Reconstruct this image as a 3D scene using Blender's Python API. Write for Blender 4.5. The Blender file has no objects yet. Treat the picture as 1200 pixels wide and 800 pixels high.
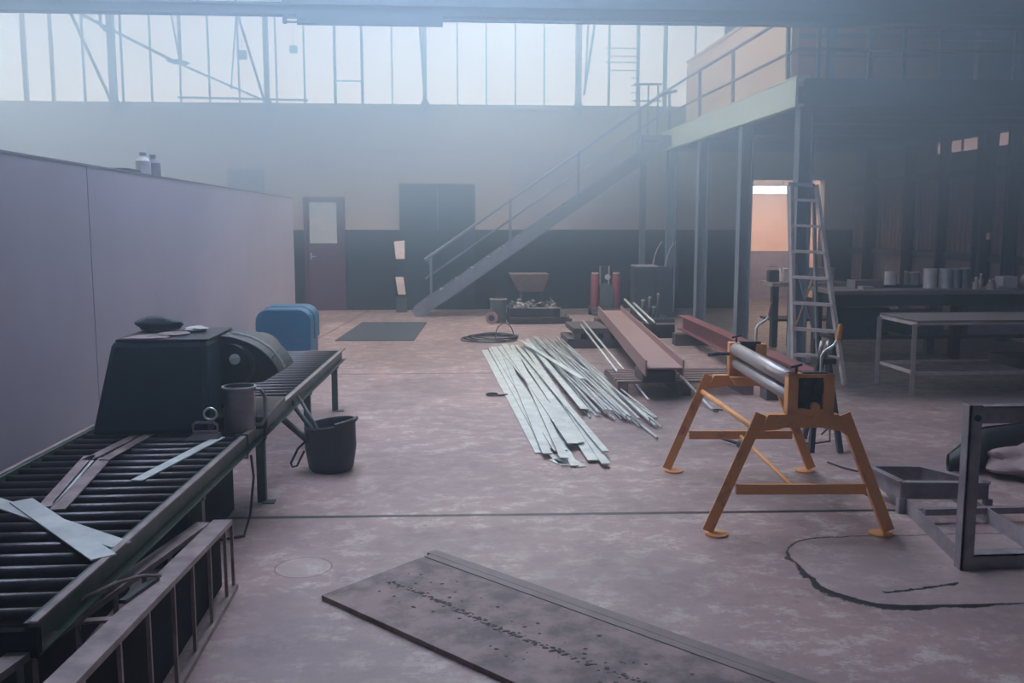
import bpy, bmesh, math, random
from mathutils import Vector, Matrix
random.seed(7)
PI = math.pi
sc = bpy.context.scene
COL = sc.collection
V = Vector

# ------------------------------------------------------------------ materials
def new_mat(name):
    m = bpy.data.materials.new(name); m.use_nodes = True
    nt = m.node_tree; nt.nodes.clear()
    return m, nt, nt.nodes.new('ShaderNodeOutputMaterial')

def N(nt, t, **kw):
    n = nt.nodes.new(t)
    for k, v in kw.items(): setattr(n, k, v)
    return n

def mat(name, col, rough=.6, metal=0., col2=None, scale=5., detail=4., bump=.15, lo=.35, hi=.65, spec=.5, stretch=(1,1,1)):
    """painted / bare / rusty surface: two colours mixed by noise, uneven gloss, a little bump"""
    m, nt, out = new_mat(name)
    b = N(nt, 'ShaderNodeBsdfPrincipled')
    tc = N(nt, 'ShaderNodeTexCoord'); mp = N(nt, 'ShaderNodeMapping'); mp.inputs['Scale'].default_value = stretch
    nz = N(nt, 'ShaderNodeTexNoise'); nz.inputs['Scale'].default_value = scale; nz.inputs['Detail'].default_value = detail
    nz.inputs['Roughness'].default_value = .65
    cr = N(nt, 'ShaderNodeValToRGB')
    if col2 is None: col2 = tuple(c*.72 for c in col)
    cr.color_ramp.elements[0].position = lo; cr.color_ramp.elements[1].position = hi
    cr.color_ramp.elements[0].color = (*col2, 1); cr.color_ramp.elements[1].color = (*col, 1)
    L = nt.links.new
    L(tc.outputs['Object'], mp.inputs['Vector']); L(mp.outputs['Vector'], nz.inputs['Vector'])
    L(nz.outputs['Fac'], cr.inputs['Fac']); L(cr.outputs['Color'], b.inputs['Base Color'])
    mr = N(nt, 'ShaderNodeMapRange'); mr.inputs['To Min'].default_value = max(.05, rough-.12); mr.inputs['To Max'].default_value = min(1, rough+.12)
    L(nz.outputs['Fac'], mr.inputs['Value']); L(mr.outputs['Result'], b.inputs['Roughness'])
    b.inputs['Metallic'].default_value = metal
    b.inputs['Specular IOR Level'].default_value = spec
    if bump:
        bp = N(nt, 'ShaderNodeBump'); bp.inputs['Strength'].default_value = bump; bp.inputs['Distance'].default_value = .01
        L(nz.outputs['Fac'], bp.inputs['Height']); L(bp.outputs['Normal'], b.inputs['Normal'])
    L(b.outputs[0], out.inputs['Surface'])
    return m

def emit(name, col, s):
    m, nt, out = new_mat(name)
    e = N(nt, 'ShaderNodeEmission'); e.inputs['Color'].default_value = (*col, 1); e.inputs['Strength'].default_value = s
    nt.links.new(e.outputs[0], out.inputs['Surface'])
    return m

def math_node(nt, op, a, b=None, c=None, clamp=False):
    n = N(nt, 'ShaderNodeMath', operation=op, use_clamp=clamp)
    for i, v in enumerate((a, b, c)):
        if v is None: continue
        if isinstance(v, (int, float)): n.inputs[i].default_value = v
        else: nt.links.new(v, n.inputs[i])
    return n.outputs[0]

def floor_mat():
    m, nt, out = new_mat('worn_concrete')
    L = nt.links.new
    b = N(nt, 'ShaderNodeBsdfPrincipled')
    geo = N(nt, 'ShaderNodeNewGeometry'); sep = N(nt, 'ShaderNodeSeparateXYZ'); L(geo.outputs['Position'], sep.inputs[0])
    X, Y = sep.outputs['X'], sep.outputs['Y']
    def noise(scale, detail=5, rough=.6, st=(1,1,1)):
        mp = N(nt, 'ShaderNodeMapping'); mp.inputs['Scale'].default_value = st; L(geo.outputs['Position'], mp.inputs['Vector'])
        n = N(nt, 'ShaderNodeTexNoise'); n.inputs['Scale'].default_value = scale; n.inputs['Detail'].default_value = detail; n.inputs['Roughness'].default_value = rough
        L(mp.outputs[0], n.inputs['Vector']); return n.outputs['Fac']
    big = noise(.9, 6, .62); mid = noise(5., 9, .78, (1, 1.25, 1)); fine = noise(26., 6, .75); wob = noise(2.2, 5, .7)
    def ramp(f, stops):
        r = N(nt, 'ShaderNodeValToRGB'); e = r.color_ramp.elements
        while len(e) < len(stops): e.new(.5)
        for i, (p, c) in enumerate(stops):
            e[i].position = p; e[i].color = (*c, 1) if len(c) == 3 else c
        L(f, r.inputs['Fac']); return r.outputs['Color']
    def mix(f, a, bb, mode='MIX'):
        n = N(nt, 'ShaderNodeMix', data_type='RGBA', blend_type=mode)
        if isinstance(f, (int, float)): n.inputs[0].default_value = f
        else: L(f, n.inputs[0])
        for s, v in ((6, a), (7, bb)):
            if isinstance(v, tuple): n.inputs[s].default_value = (*v, 1)
            else: L(v, n.inputs[s])
        return n.outputs[2]
    c0 = ramp(big, [(.3, FL['c_dark']), (.5, FL['c_mid']), (.68, FL['c_pink'])])
    pale = math_node(nt, 'MULTIPLY', ramp(mid, [(.515, (0,0,0)), (.59, (1,1,1))]), ramp(big, [(.42, (.15,.15,.15)), (.6, (1,1,1))]))
    c1 = mix(pale, c0, FL['c_pale'])
    c2 = mix(math_node(nt, 'MULTIPLY', ramp(noise(3.2, 9, .78), [(.54, (0,0,0)), (.63, (1,1,1))]), .5), c1, FL['c_stain'])
    sp = ramp(fine, [(.60, (0,0,0)), (.66, (1,1,1))])
    c3 = mix(math_node(nt, 'MULTIPLY', sp, .5), c2, FL['c_stain'])
    # joints and the broken patch
    w = math_node(nt, 'MULTIPLY', math_node(nt, 'SUBTRACT', wob, .5), .07)
    w2 = math_node(nt, 'MULTIPLY', math_node(nt, 'SUBTRACT', mid, .5), .17)
    def line(coord, pos, width, wobble=w):
        d = math_node(nt, 'ABSOLUTE', math_node(nt, 'SUBTRACT', math_node(nt, 'ADD', coord, wobble), pos))
        return math_node(nt, 'LESS_THAN', d, width)
    yj = math_node(nt, 'ADD', Y, math_node(nt, 'MULTIPLY', X, .03))
    j1 = line(yj, 5.2, .022, math_node(nt, 'MULTIPLY', w, .25))
    j2 = line(yj, 10.33, .03, math_node(nt, 'MULTIPLY', w, .25))
    j3 = math_node(nt, 'MULTIPLY', line(math_node(nt, 'ADD', X, math_node(nt, 'MULTIPLY', Y, -.085)), -3.05, .022, 0.), math_node(nt, 'GREATER_THAN', Y, 13.4))
    # round cover
    dx = math_node(nt, 'SUBTRACT', X, -.71); dy = math_node(nt, 'SUBTRACT', Y, 4.43)
    rr = math_node(nt, 'SQRT', math_node(nt, 'ADD', math_node(nt, 'MULTIPLY', dx, dx), math_node(nt, 'MULTIPLY', dy, dy)))
    ring = math_node(nt, 'MULTIPLY', math_node(nt, 'LESS_THAN', math_node(nt, 'ABSOLUTE', math_node(nt, 'SUBTRACT', rr, .135)), .004), .6)
    cover = math_node(nt, 'LESS_THAN', rr, .135)
    # patch: rounded box centred 3.2,4.24 half 1.52 x .46 corner .32
    qx = math_node(nt, 'MAXIMUM', math_node(nt, 'SUBTRACT', math_node(nt, 'ABSOLUTE', math_node(nt, 'SUBTRACT', math_node(nt, 'ADD', X, w2), 3.2)), 1.2), 0.)
    qy = math_node(nt, 'MAXIMUM', math_node(nt, 'SUBTRACT', math_node(nt, 'ABSOLUTE', math_node(nt, 'SUBTRACT', math_node(nt, 'ADD', Y, math_node(nt, 'MULTIPLY', w2, .5)), 4.23)), .14), 0.)
    sd = math_node(nt, 'SUBTRACT', math_node(nt, 'SQRT', math_node(nt, 'ADD', math_node(nt, 'MULTIPLY', qx, qx), math_node(nt, 'MULTIPLY', qy, qy))), .32)
    # crack is wide near the front left, thin behind
    wid = math_node(nt, 'MAXIMUM', math_node(nt, 'MULTIPLY_ADD', math_node(nt, 'ADD', math_node(nt, 'SUBTRACT', 4.5, Y), math_node(nt, 'MULTIPLY', math_node(nt, 'SUBTRACT', 1.8, X), .8)),   .034, .004), .007)
    wid = math_node(nt, 'MULTIPLY', wid, math_node(nt, 'MULTIPLY_ADD', mid, 3.2, -.55))
    crack = math_node(nt, 'LESS_THAN', math_node(nt, 'ABSOLUTE', sd), wid)
    inside = math_node(nt, 'LESS_THAN', sd, 0.)
    # inner broken edge
    ie = math_node(nt, 'MULTIPLY', math_node(nt, 'LESS_THAN', math_node(nt, 'ABSOLUTE', math_node(nt, 'SUBTRACT', math_node(nt, 'ADD', math_node(nt, 'ADD', Y, math_node(nt, 'MULTIPLY', w, 3.)), math_node(nt, 'MULTIPLY', X, -.25)), 3.44)), .011), math_node(nt, 'MULTIPLY', math_node(nt, 'GREATER_THAN', X, 1.95), math_node(nt, 'LESS_THAN', X, 2.35)))
    c4 = mix(math_node(nt, 'MULTIPLY', inside, .5), c3, FL['c_patch'])
    # shade round the benches, painted into the floor colour
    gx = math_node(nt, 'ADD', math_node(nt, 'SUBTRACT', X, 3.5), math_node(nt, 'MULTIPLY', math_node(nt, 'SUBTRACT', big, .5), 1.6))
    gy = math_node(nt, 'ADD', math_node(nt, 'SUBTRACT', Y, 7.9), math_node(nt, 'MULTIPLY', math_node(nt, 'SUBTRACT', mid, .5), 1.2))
    bench_shade = math_node(nt, 'MULTIPLY', math_node(nt, 'MULTIPLY', gx, 1.6, clamp=True), math_node(nt, 'MULTIPLY', gy, 1.3, clamp=True))
    c4 = mix(math_node(nt, 'MULTIPLY', bench_shade, .85), c4, (.035, .033, .038))
    c4 = mix(math_node(nt, 'MULTIPLY', cover, .3), c4, FL['c_pale'])
    dark = math_node(nt, 'MAXIMUM', math_node(nt, 'MAXIMUM', math_node(nt, 'MAXIMUM', j1, math_node(nt, 'MULTIPLY', j2, .6)), math_node(nt, 'MULTIPLY', j3, .6)), math_node(nt, 'MAXIMUM', math_node(nt, 'MAXIMUM', crack, ie), ring))
    c5 = mix(dark, c4, (.012, .012, .016))
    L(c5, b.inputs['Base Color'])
    rg = ramp(mid, [(.35, (FL['r_hi'],)*3), (.65, (FL['r_lo'],)*3)])
    L(rg, b.inputs['Roughness'])
    b.inputs['Specular IOR Level'].default_value = FL['spec']
    h = math_node(nt, 'ADD', math_node(nt, 'MULTIPLY', mid, .5), math_node(nt, 'MULTIPLY', fine, .15))
    h = math_node(nt, 'SUBTRACT', h, math_node(nt, 'MULTIPLY', dark, .8))
    bp = N(nt, 'ShaderNodeBump'); bp.inputs['Strength'].default_value = .35; bp.inputs['Distance'].default_value = .012
    L(h, bp.inputs['Height']); L(bp.outputs[0], b.inputs['Normal'])
    L(b.outputs[0], out.inputs['Surface'])
    return m

FL = dict(c_dark=(.24,.165,.165), c_mid=(.33,.225,.215), c_pink=(.42,.27,.25), c_pale=(.56,.47,.43), c_stain=(.17,.115,.12), c_patch=(.40,.30,.28), r_hi=.55, r_lo=.27, spec=.6)

def wall_mat():
    """cream plaster with a dark painted dado up to 1.54 m"""
    m, nt, out = new_mat('painted_plaster')
    L = nt.links.new
    b = N(nt, 'ShaderNodeBsdfPrincipled'); geo = N(nt, 'ShaderNodeNewGeometry'); sep = N(nt, 'ShaderNodeSeparateXYZ'); L(geo.outputs['Position'], sep.inputs[0])
    n = N(nt, 'ShaderNodeTexNoise'); n.inputs['Scale'].default_value = 1.5; n.inputs['Detail'].default_value = 6; L(geo.outputs['Position'], n.inputs['Vector'])
    r = N(nt, 'ShaderNodeValToRGB'); r.color_ramp.elements[0].color = (.40,.305,.265,1); r.color_ramp.elements[1].color = (.48,.375,.315,1); L(n.outputs['Fac'], r.inputs['Fac'])
    r2 = N(nt, 'ShaderNodeValToRGB'); r2.color_ramp.elements[0].color = (.010,.017,.022,1); r2.color_ramp.elements[1].color = (.022,.032,.036,1); L(n.outputs['Fac'], r2.inputs['Fac'])
    f = math_node(nt, 'LESS_THAN', sep.outputs['Z'], 1.535)
    mx = N(nt, 'ShaderNodeMix', data_type='RGBA'); L(f, mx.inputs[0]); L(r.outputs[0], mx.inputs[6]); L(r2.outputs[0], mx.inputs[7])
    L(mx.outputs[2], b.inputs['Base Color']); b.inputs['Roughness'].default_value = .7
    L(b.outputs[0], out.inputs['Surface'])
    return m

SKY = (.93, .95, .95)
M = {}
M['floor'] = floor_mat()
M['plaster'] = wall_mat()
M['blank'] = mat('hall_plaster', (.34,.33,.36), .8, scale=1)
M['roof'] = mat('roof_sheeting', (.16,.17,.20), .8, scale=1)
M['partition'] = mat('partition_board', (.43,.37,.42), .7, col2=(.36,.31,.37), scale=1.6, bump=.05, lo=.25, hi=.75)
M['beam'] = mat('blue_grey_beam_paint', (.16,.23,.27), .6, scale=3)
M['stairs'] = mat('pale_blue_grey_stair_paint', (.17,.19,.235), .6, scale=3)
M['frame'] = mat('grey_window_steel', (.16,.19,.23), .6)
M['pinkframe'] = mat('red_lead_window_steel', (.30,.15,.15), .6)
M['sky'] = emit('overcast_sky_through_glass', (1.10,.98,.84), 2.3)
M['rooflight'] = emit('daylight_rooflight', (.88,.92,1.10), 18.5)
M['rooflight_back'] = emit('daylight_rooflight_warm', (1.10,.95,.80), 19.0)  # warm tint chosen to brighten the cabin side
M['left_fill'] = emit('left_fill_glow', (1.15,.95,.78), 12.0)
M['rear_fill'] = emit('rear_fill_glow', (.85,.90,1.1), .3)
M['slit'] = emit('daylight_side_glazing', (1.0,.62,.56), .75)
M['tube'] = emit('lit_tube', (1.0,.97,.93), 4.)
M['mezz'] = mat('pale_green_steel_paint', (.78,.80,.62), .5, scale=2, col2=(.66,.70,.56))
M['mezz_d'] = mat('blue_grey_steel_paint', (.18,.21,.25), .6, scale=3)
M['deck'] = mat('dark_deck_boards', (.07,.075,.09), .7, scale=3)
M['hoard'] = mat('cream_orange_board', (.97,.66,.44), .6, scale=1.2, col2=(.93,.60,.38), bump=.03)
M['hoard_r'] = mat('terracotta_board', (.86,.36,.24), .7, scale=1.2)
M['dark'] = mat('near_black_steel', (.022,.024,.030), .55, scale=8)
M['darkblue'] = mat('dark_blue_paint', (.035,.045,.065), .6, scale=4)
M['reddoor'] = mat('dull_red_door_paint', (.10,.05,.075), .6, scale=3)
M['pane'] = mat('door_glass_light_tint', (.62,.52,.47), .5, col2=(.36,.44,.42), scale=2.2)  # pale tint paints in the light shining through the door glass
M['clad'] = mat('ribbed_cladding', (.24,.15,.165), .7, scale=2, stretch=(1,6,.4))
M['alum'] = mat('dull_aluminium', (.50,.43,.42), .42, metal=.35, scale=9)
M['steel'] = mat('mill_steel', (.70,.73,.69), .42, metal=.35, col2=(.50,.53,.51), scale=6)
M['rod'] = mat('pale_steel_rod', (.66,.68,.66), .4, metal=.35, col2=(.44,.46,.46), scale=8)
M['roller'] = mat('conveyor_roller_steel', (.060,.055,.065), .34, metal=.6, scale=10)
M['convgreen'] = mat('dark_green_conveyor_paint', (.045,.085,.060), .45, col2=(.10,.105,.10), scale=7, lo=.3, hi=.5)
M['worn'] = mat('worn_pinkish_steel', (.40,.31,.30), .45, metal=.25, col2=(.22,.16,.16), scale=9)
M['rust'] = mat('red_brown_rusty_steel', (.34,.20,.185), .6, metal=.1, col2=(.26,.165,.155), scale=5)
M['primer'] = mat('red_primer_steel', (.24,.075,.080), .55, col2=(.18,.06,.065), scale=4)
M['timber'] = mat('dark_weathered_timber', (.10,.075,.075), .8, scale=4, stretch=(1,6,6))
M['palletw'] = mat('brown_pallet_timber', (.21,.14,.135), .8, scale=4, stretch=(1,6,6))
M['orange'] = mat('chipped_orange_paint', (.76,.34,.115), .48, col2=(.50,.20,.075), scale=7, lo=.3, hi=.45)
M['chrome'] = mat('polished_roll_steel', (.48,.43,.42), .42, metal=.6, col2=(.38,.34,.34), scale=3)
M['grease'] = mat('black_grease', (.012,.012,.014), .45, scale=20)
M['black'] = mat('matt_black_shade', (.006,.006,.009), .9, scale=20, spec=.15)  # near-black that paints in the shade under conveyor and lattice frame
M['plate'] = mat('dirty_plate_steel', (.30,.205,.195), .6, metal=.05, col2=(.11,.075,.08), scale=6, detail=10, lo=.38, hi=.6, bump=.3)
M['plate_edge'] = mat('brown_edge_strip', (.24,.185,.18), .55, metal=.1, col2=(.16,.12,.12), scale=5, detail=8)
M['bead'] = mat('crusty_weld_dirt', (.07,.055,.06), .8, scale=30, bump=.6)
M['grey_l'] = mat('grey_angle_iron', (.33,.29,.31), .5, metal=.15, col2=(.20,.175,.195), scale=8)
M['bluebin'] = mat('blue_plastic', (.035,.15,.26), .45, scale=2)
M['machine'] = mat('dark_teal_machine_paint', (.010,.042,.070), .5, scale=4)
M['machine2'] = mat('dark_cast_iron', (.045,.043,.05), .42, metal=.3, scale=10)
M['tin'] = mat('dull_tinplate', (.34,.32,.34), .36, metal=.7, col2=(.24,.22,.24), scale=6)
M['white'] = mat('off_white_paint', (.62,.58,.57), .55, scale=3)
M['paper'] = mat('pale_pink_board', (.80,.62,.55), .7, scale=3)
M['rubber'] = mat('black_rubber', (.028,.030,.036), .6, scale=14, bump=.3)
M['cable'] = mat('black_cable', (.02,.02,.024), .5)
M['canvas'] = mat('dusty_pink_canvas', (.33,.235,.235), .85, col2=(.24,.165,.17), scale=6, bump=.5)
M['mat'] = mat('slate_floor_grating', (.05,.06,.075), .7, scale=40, bump=.5)
M['pgrey'] = mat('purple_grey_board', (.22,.19,.25), .7)
M['bgrey'] = mat('blue_grey_door_paint', (.030,.048,.060), .6)
M['red'] = mat('red_cylinder_paint', (.27,.055,.06), .5)
M['ggrey'] = mat('grey_green_cast', (.085,.10,.10), .55)
M['brown'] = mat('brown_tub', (.22,.14,.12), .7)
M['scrap'] = mat('mixed_scrap', (.42,.36,.34), .5, metal=.3, col2=(.08,.075,.08), scale=7, lo=.42, hi=.58)
M['bench'] = mat('grey_bench_top', (.17,.145,.155), .55, scale=4)
M['bottle'] = mat('cloudy_plastic', (.48,.42,.42), .3, scale=6)
M['yellowish'] = mat('ochre_plastic', (.36,.22,.12), .5)

# ------------------------------------------------------------------ geometry
class MB:
    def __init__(s): s.b = bmesh.new()
    def _face(s, vs, smooth=False):
        try:
            f = s.b.faces.new(vs); f.smooth = smooth
        except ValueError: pass
    def box(s, x0, x1, y0, y1, z0, z1):
        v = [s.b.verts.new((x, y, z)) for z in (z0, z1) for y in (y0, y1) for x in (x0, x1)]
        for q in ((0,2,3,1),(4,5,7,6),(0,1,5,4),(2,6,7,3),(0,4,6,2),(1,3,7,5)): s._face([v[i] for i in q])
        return s
    def prof(s, poly, p0, p1, up=(0,0,1), smooth=False, roll=0., scale1=1.):
        p0, p1 = V(p0), V(p1); d = (p1-p0).normalized(); u = V(up)
        a = d.cross(u)
        if a.length < 1e-5: a = d.cross(V((0,1,0)))
        a.normalize(); u = a.cross(d)
        if roll:
            R = Matrix.Rotation(roll, 3, d); a = R @ a; u = R @ u
        r0 = [s.b.verts.new(p0 + a*x + u*y) for x, y in poly]
        r1 = [s.b.verts.new(p1 + a*x*scale1 + u*y*scale1) for x, y in poly]
        n = len(poly)
        for i in range(n): s._face([r0[i], r0[(i+1)%n], r1[(i+1)%n], r1[i]], smooth)
        s._face(r0[::-1]); s._face(r1)
        return s
    def bar(s, p0, p1, w, h, up=(0,0,1), roll=0.):
        return s.prof([(-w/2,-h/2),(w/2,-h/2),(w/2,h/2),(-w/2,h/2)], p0, p1, up, roll=roll)
    def rod(s, p0, p1, r, n=10, r1=None):
        return s.prof([(r*math.cos(2*PI*i/n), r*math.sin(2*PI*i/n)) for i in range(n)], p0, p1, smooth=True, scale1=(r1/r if r1 else 1))
    def path(s, pts, r, n=8, closed=False):
        pts = [V(p) for p in pts]; rings = []; m = len(pts); a = None
        for i, p in enumerate(pts):
            q0 = pts[i-1] if (i > 0 or closed) else p
            q1 = pts[(i+1) % m] if (i < m-1 or closed) else p
            d = (q1-q0).normalized()
            if a is None:
                a = d.cross(V((0,0,1)))
                if a.length < 1e-3: a = d.cross(V((0,1,0)))
            a = (a - d*a.dot(d)).normalized(); u = a.cross(d)
            rings.append([s.b.verts.new(p + (a*math.cos(2*PI*k/n) + u*math.sin(2*PI*k/n))*r) for k in range(n)])
        for i in range(m if closed else m-1):
            A, B = rings[i], rings[(i+1) % m]
            for k in range(n): s._face([A[k], A[(k+1)%n], B[(k+1)%n], B[k]], True)
        if not closed: s._face(rings[0][::-1]); s._face(rings[-1])
        return s
    def lathe(s, prof, c=(0,0,0), n=24, axis=(0,0,1)):
        c = V(c); ax = V(axis).normalized(); a = ax.cross(V((0,1,0)))
        if a.length < 1e-4: a = ax.cross(V((1,0,0)))
        a.normalize(); u = ax.cross(a); rings = []
        for r, z in prof:
            if r < 1e-6: rings.append([s.b.verts.new(c + ax*z)])
            else: rings.append([s.b.verts.new(c + ax*z + (a*math.cos(2*PI*k/n) + u*math.sin(2*PI*k/n))*r) for k in range(n)])
        for A, B in zip(rings, rings[1:]):
            for k in range(n):
                if len(A) == 1 and len(B) == 1: break
                if len(A) == 1: s._face([A[0], B[(k+1)%n], B[k]], True)
                elif len(B) == 1: s._face([A[k], A[(k+1)%n], B[0]], True)
                else: s._face([A[k], A[(k+1)%n], B[(k+1)%n], B[k]], True)
        return s
    def prism(s, pts, vec, smooth=False):
        a = [s.b.verts.new(p) for p in pts]; b = [s.b.verts.new(V(p)+V(vec)) for p in pts]; n = len(pts)
        for i in range(n): s._face([a[i], a[(i+1)%n], b[(i+1)%n], b[i]], smooth)
        s._face(a[::-1]); s._face(b)
        return s
    def hexa(s, lo, hi):
        """solid between two quads"""
        a = [s.b.verts.new(p) for p in lo]; b = [s.b.verts.new(p) for p in hi]
        for i in range(4): s._face([a[i], a[(i+1)%4], b[(i+1)%4], b[i]])
        s._face(a[::-1]); s._face(b)
        return s
    def blob(s, c, r, seed=0, amp=.25, sub=3, floor=None):
        t = bmesh.new(); bmesh.ops.create_icosphere(t, subdivisions=sub, radius=1.0)
        from mathutils import noise
        m = {}
        for v in t.verts:
            k = 1 + amp*noise.noise(v.co*1.7 + V((seed*3.1, seed, 0)))
            p = V(c) + V((v.co.x*r[0]*k, v.co.y*r[1]*k, v.co.z*r[2]*k))
            if floor is not None: p.z = max(p.z, floor)
            m[v] = s.b.verts.new(p)
        for f in t.faces: s._face([m[v] for v in f.verts], True)
        t.free(); return s
    def build(s, name, m, parent=None, local=False, bevel=0., kind=None):
        bm = s.b
        bmesh.ops.recalc_face_normals(bm, faces=bm.faces[:])
        if parent is not None and not local:
            r = parent
            while r.parent: r = r.parent
            mw = Matrix.LocRotScale(r.location, r.rotation_euler, None)
            bm.transform(mw.inverted())
        bm.normal_update()
        for e in bm.edges:
            if len(e.link_faces) == 2 and all(f.smooth for f in e.link_faces) and e.calc_face_angle(0) > .7: e.smooth = False
        me = bpy.data.meshes.new(name); bm.to_mesh(me); bm.free()
        me.materials.append(m)
        o = bpy.data.objects.new(name, me); COL.objects.link(o)
        if parent is not None: o.parent = parent
        if bevel:
            md = o.modifiers.new('edge', 'BEVEL'); md.width = bevel; md.segments = 2; md.limit_method = 'ANGLE'
        if kind: o['kind'] = kind
        return o

def struct(name, mb, m, parent=None, bevel=0.):
    return mb.build(name, m, parent, bevel=bevel, kind='structure')
def thing(name, label, cat, loc=(0,0,0), rz=0., group=None):
    o = bpy.data.objects.new(name, None); COL.objects.link(o)
    o.location = loc; o.rotation_euler = (0,0,rz); o.empty_display_size = .1
    o['label'] = label; o['category'] = cat
    if group: o['group'] = group
    return o
def tag(o, label, cat, group=None, kind=None):
    o['label'] = label; o['category'] = cat
    if group: o['group'] = group
    if kind: o['kind'] = kind
    return o
def part(name, mb, m, parent, local=False, bevel=0., label=None):
    o = mb.build(name, m, parent, local, bevel)
    if label: o['label'] = label
    return o
def arc(c, r, a0, a1, n, plane='xy'):
    out = []
    for i in range(n+1):
        a = a0 + (a1-a0)*i/n; p, q = r*math.cos(a), r*math.sin(a)
        out.append((c[0]+p, c[1]+q, c[2]) if plane == 'xy' else (c[0]+p, c[1], c[2]+q) if plane == 'xz' else (c[0], c[1]+p, c[2]+q))
    return out
IBEAM = lambda w, h, t, tw: [(-w/2,-h/2),(w/2,-h/2),(w/2,-h/2+t),(tw/2,-h/2+t),(tw/2,h/2-t),(w/2,h/2-t),(w/2,h/2),(-w/2,h/2),(-w/2,h/2-t),(-tw/2,h/2-t),(-tw/2,-h/2+t),(-w/2,-h/2+t)]
CHAN = lambda w, h, t: [(-w/2,-h/2),(w/2,-h/2),(w/2,-h/2+t),(-w/2+t,-h/2+t),(-w/2+t,h/2-t),(w/2,h/2-t),(w/2,h/2),(-w/2,h/2)]
ANG = lambda w, h, t: [(0,0),(w,0),(w,t),(t,t),(t,h),(0,h)]

# ------------------------------------------------------------------ room shell
YB = 18.2
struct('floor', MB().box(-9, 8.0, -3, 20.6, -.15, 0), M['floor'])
w = MB()
w.box(-9, 5.93, YB, YB+.25, 0, 3.86).box(7.4, 8, YB, YB+.25, 0, 3.86).box(5.93, 7.4, YB, YB+.25, 2.5, 3.86)
w.box(5.4, 8, YB, YB+.25, 3.86, 5.7).box(-9, 8, YB, YB+.25, 5.7, 7.2)
w.box(-9, 3.6, YB-.025, YB, 3.04, 3.07).box(-9, 5.4, YB-.04, YB, 3.80, 3.86)
struct('wall_back', w, M['plaster'])
struct('wall_left', MB().box(-9.2, -9, -3, YB+.25, 0, 3.9).box(-9.2, -9, -3, YB+.25, 6.2, 7.2).box(-9.2, -9, -3, 7.5, 3.9, 6.2).box(-9.2, -9, 16.2, YB+.25, 3.9, 6.2), M['blank'])
struct('window_21', MB().box(-9.14, -9.12, 7.5, 16.2, 3.9, 6.2), M['left_fill'])  # unseen glowing panel, added to brighten the cabin side from the left
struct('wall_front', MB().box(-9, 8, -3.2, -3, 0, 3.6).box(-9, 8, -3.2, -3, 5.6, 7.2).box(-9, -8, -3.2, -3, 3.6, 5.6).box(1, 8, -3.2, -3, 3.6, 5.6), M['blank'])
# right wall: cladding between posts, slit windows high up
wr = MB()
wr.box(8.0, 8.2, -3, 12.3, 0, 7.2).box(8.0, 8.2, 12.3, 15.3, 0, 2.77).box(8.0, 8.2, 12.3, 15.3, 2.95, 7.2).box(8.0, 8.2, 15.3, YB+.25, 0, 7.2)
for i in range(70):
    y = 8.0 + i*.145
    wr.box(7.985, 8.0, y, y+.09, 1.2, 2.38)
struct('wall_right', wr, M['clad'])
struct('trim_1', MB().box(7.86, 8.0, 8, YB, 2.37, 2.47).box(7.9, 8.0, 8, YB, 1.08, 1.2), M['darkblue'])
for y, d in ((12.75,.10),(13.45,.24),(15.7,.1),(17.2,.14),(14.6,.05)):
    struct('wall_post', MB().prof(IBEAM(.16, d, .02, .02), (7.87, y, 0), (7.87, y, 3.0), up=(0,1,0)), M['darkblue'])
for k, (a, b2) in enumerate(((12.3, 13.42), (13.85, 15.15))):
    g = thing('window_%d' % (7+k), 'x', 'window', (8.0, a, 2.77)); del g['label'], g['category']; g['kind'] = 'structure'
    part('glass', MB().box(8.02, 8.04, a, b2, 2.77, 2.95), M['slit'], g)
    for y in (a, a+(b2-a)*.38, a+(b2-a)*.66, b2-.03): part('glazing_bar', MB().box(7.99, 8.02, y, y+.025, 2.77, 2.95), M['darkblue'], g)
# ceiling with roof lights
RL = [(-2.6, .5, 5.4, 6.8), (-2.6, .8, 7.8, 9.4), (-.2, 2.6, 11.3, 12.9), (-.2, 2.6, 14.2, 16.4)]
cm = MB(); y = -3.
for (x0, x1, y0, y1) in sorted(RL, key=lambda r: r[2]):
    cm.box(-9, 8, y, y0, 7.0, 7.1).box(-9, x0, y0, y1, 7.0, 7.1).box(x1, 8, y0, y1, 7.0, 7.1); y = y1
cm.box(-9, 8, y, YB+.25, 7.0, 7.1)
struct('ceiling', cm, M['roof'])
struct('ceiling', MB().box(3.1, 8, -3, 10.6, 4.75, 4.85).box(3.1, 3.2, -3, 10.6, 4.85, 7.0), M['roof'])   # unseen slab, added to shade the right side
for i, (x0, x1, y0, y1) in enumerate(RL):
    g = struct('window_%d' % (10+i), MB().box(x0, x1, y0, y1, 7.06, 7.08), M['rooflight' if y0 < 10 else 'rooflight_back'])
g = struct('window_20', MB().box(-8, 1, -3.12, -3.10, 3.6, 5.6), M['rear_fill'])  # glowing fill panel behind the camera, added to light the near faces

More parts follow.
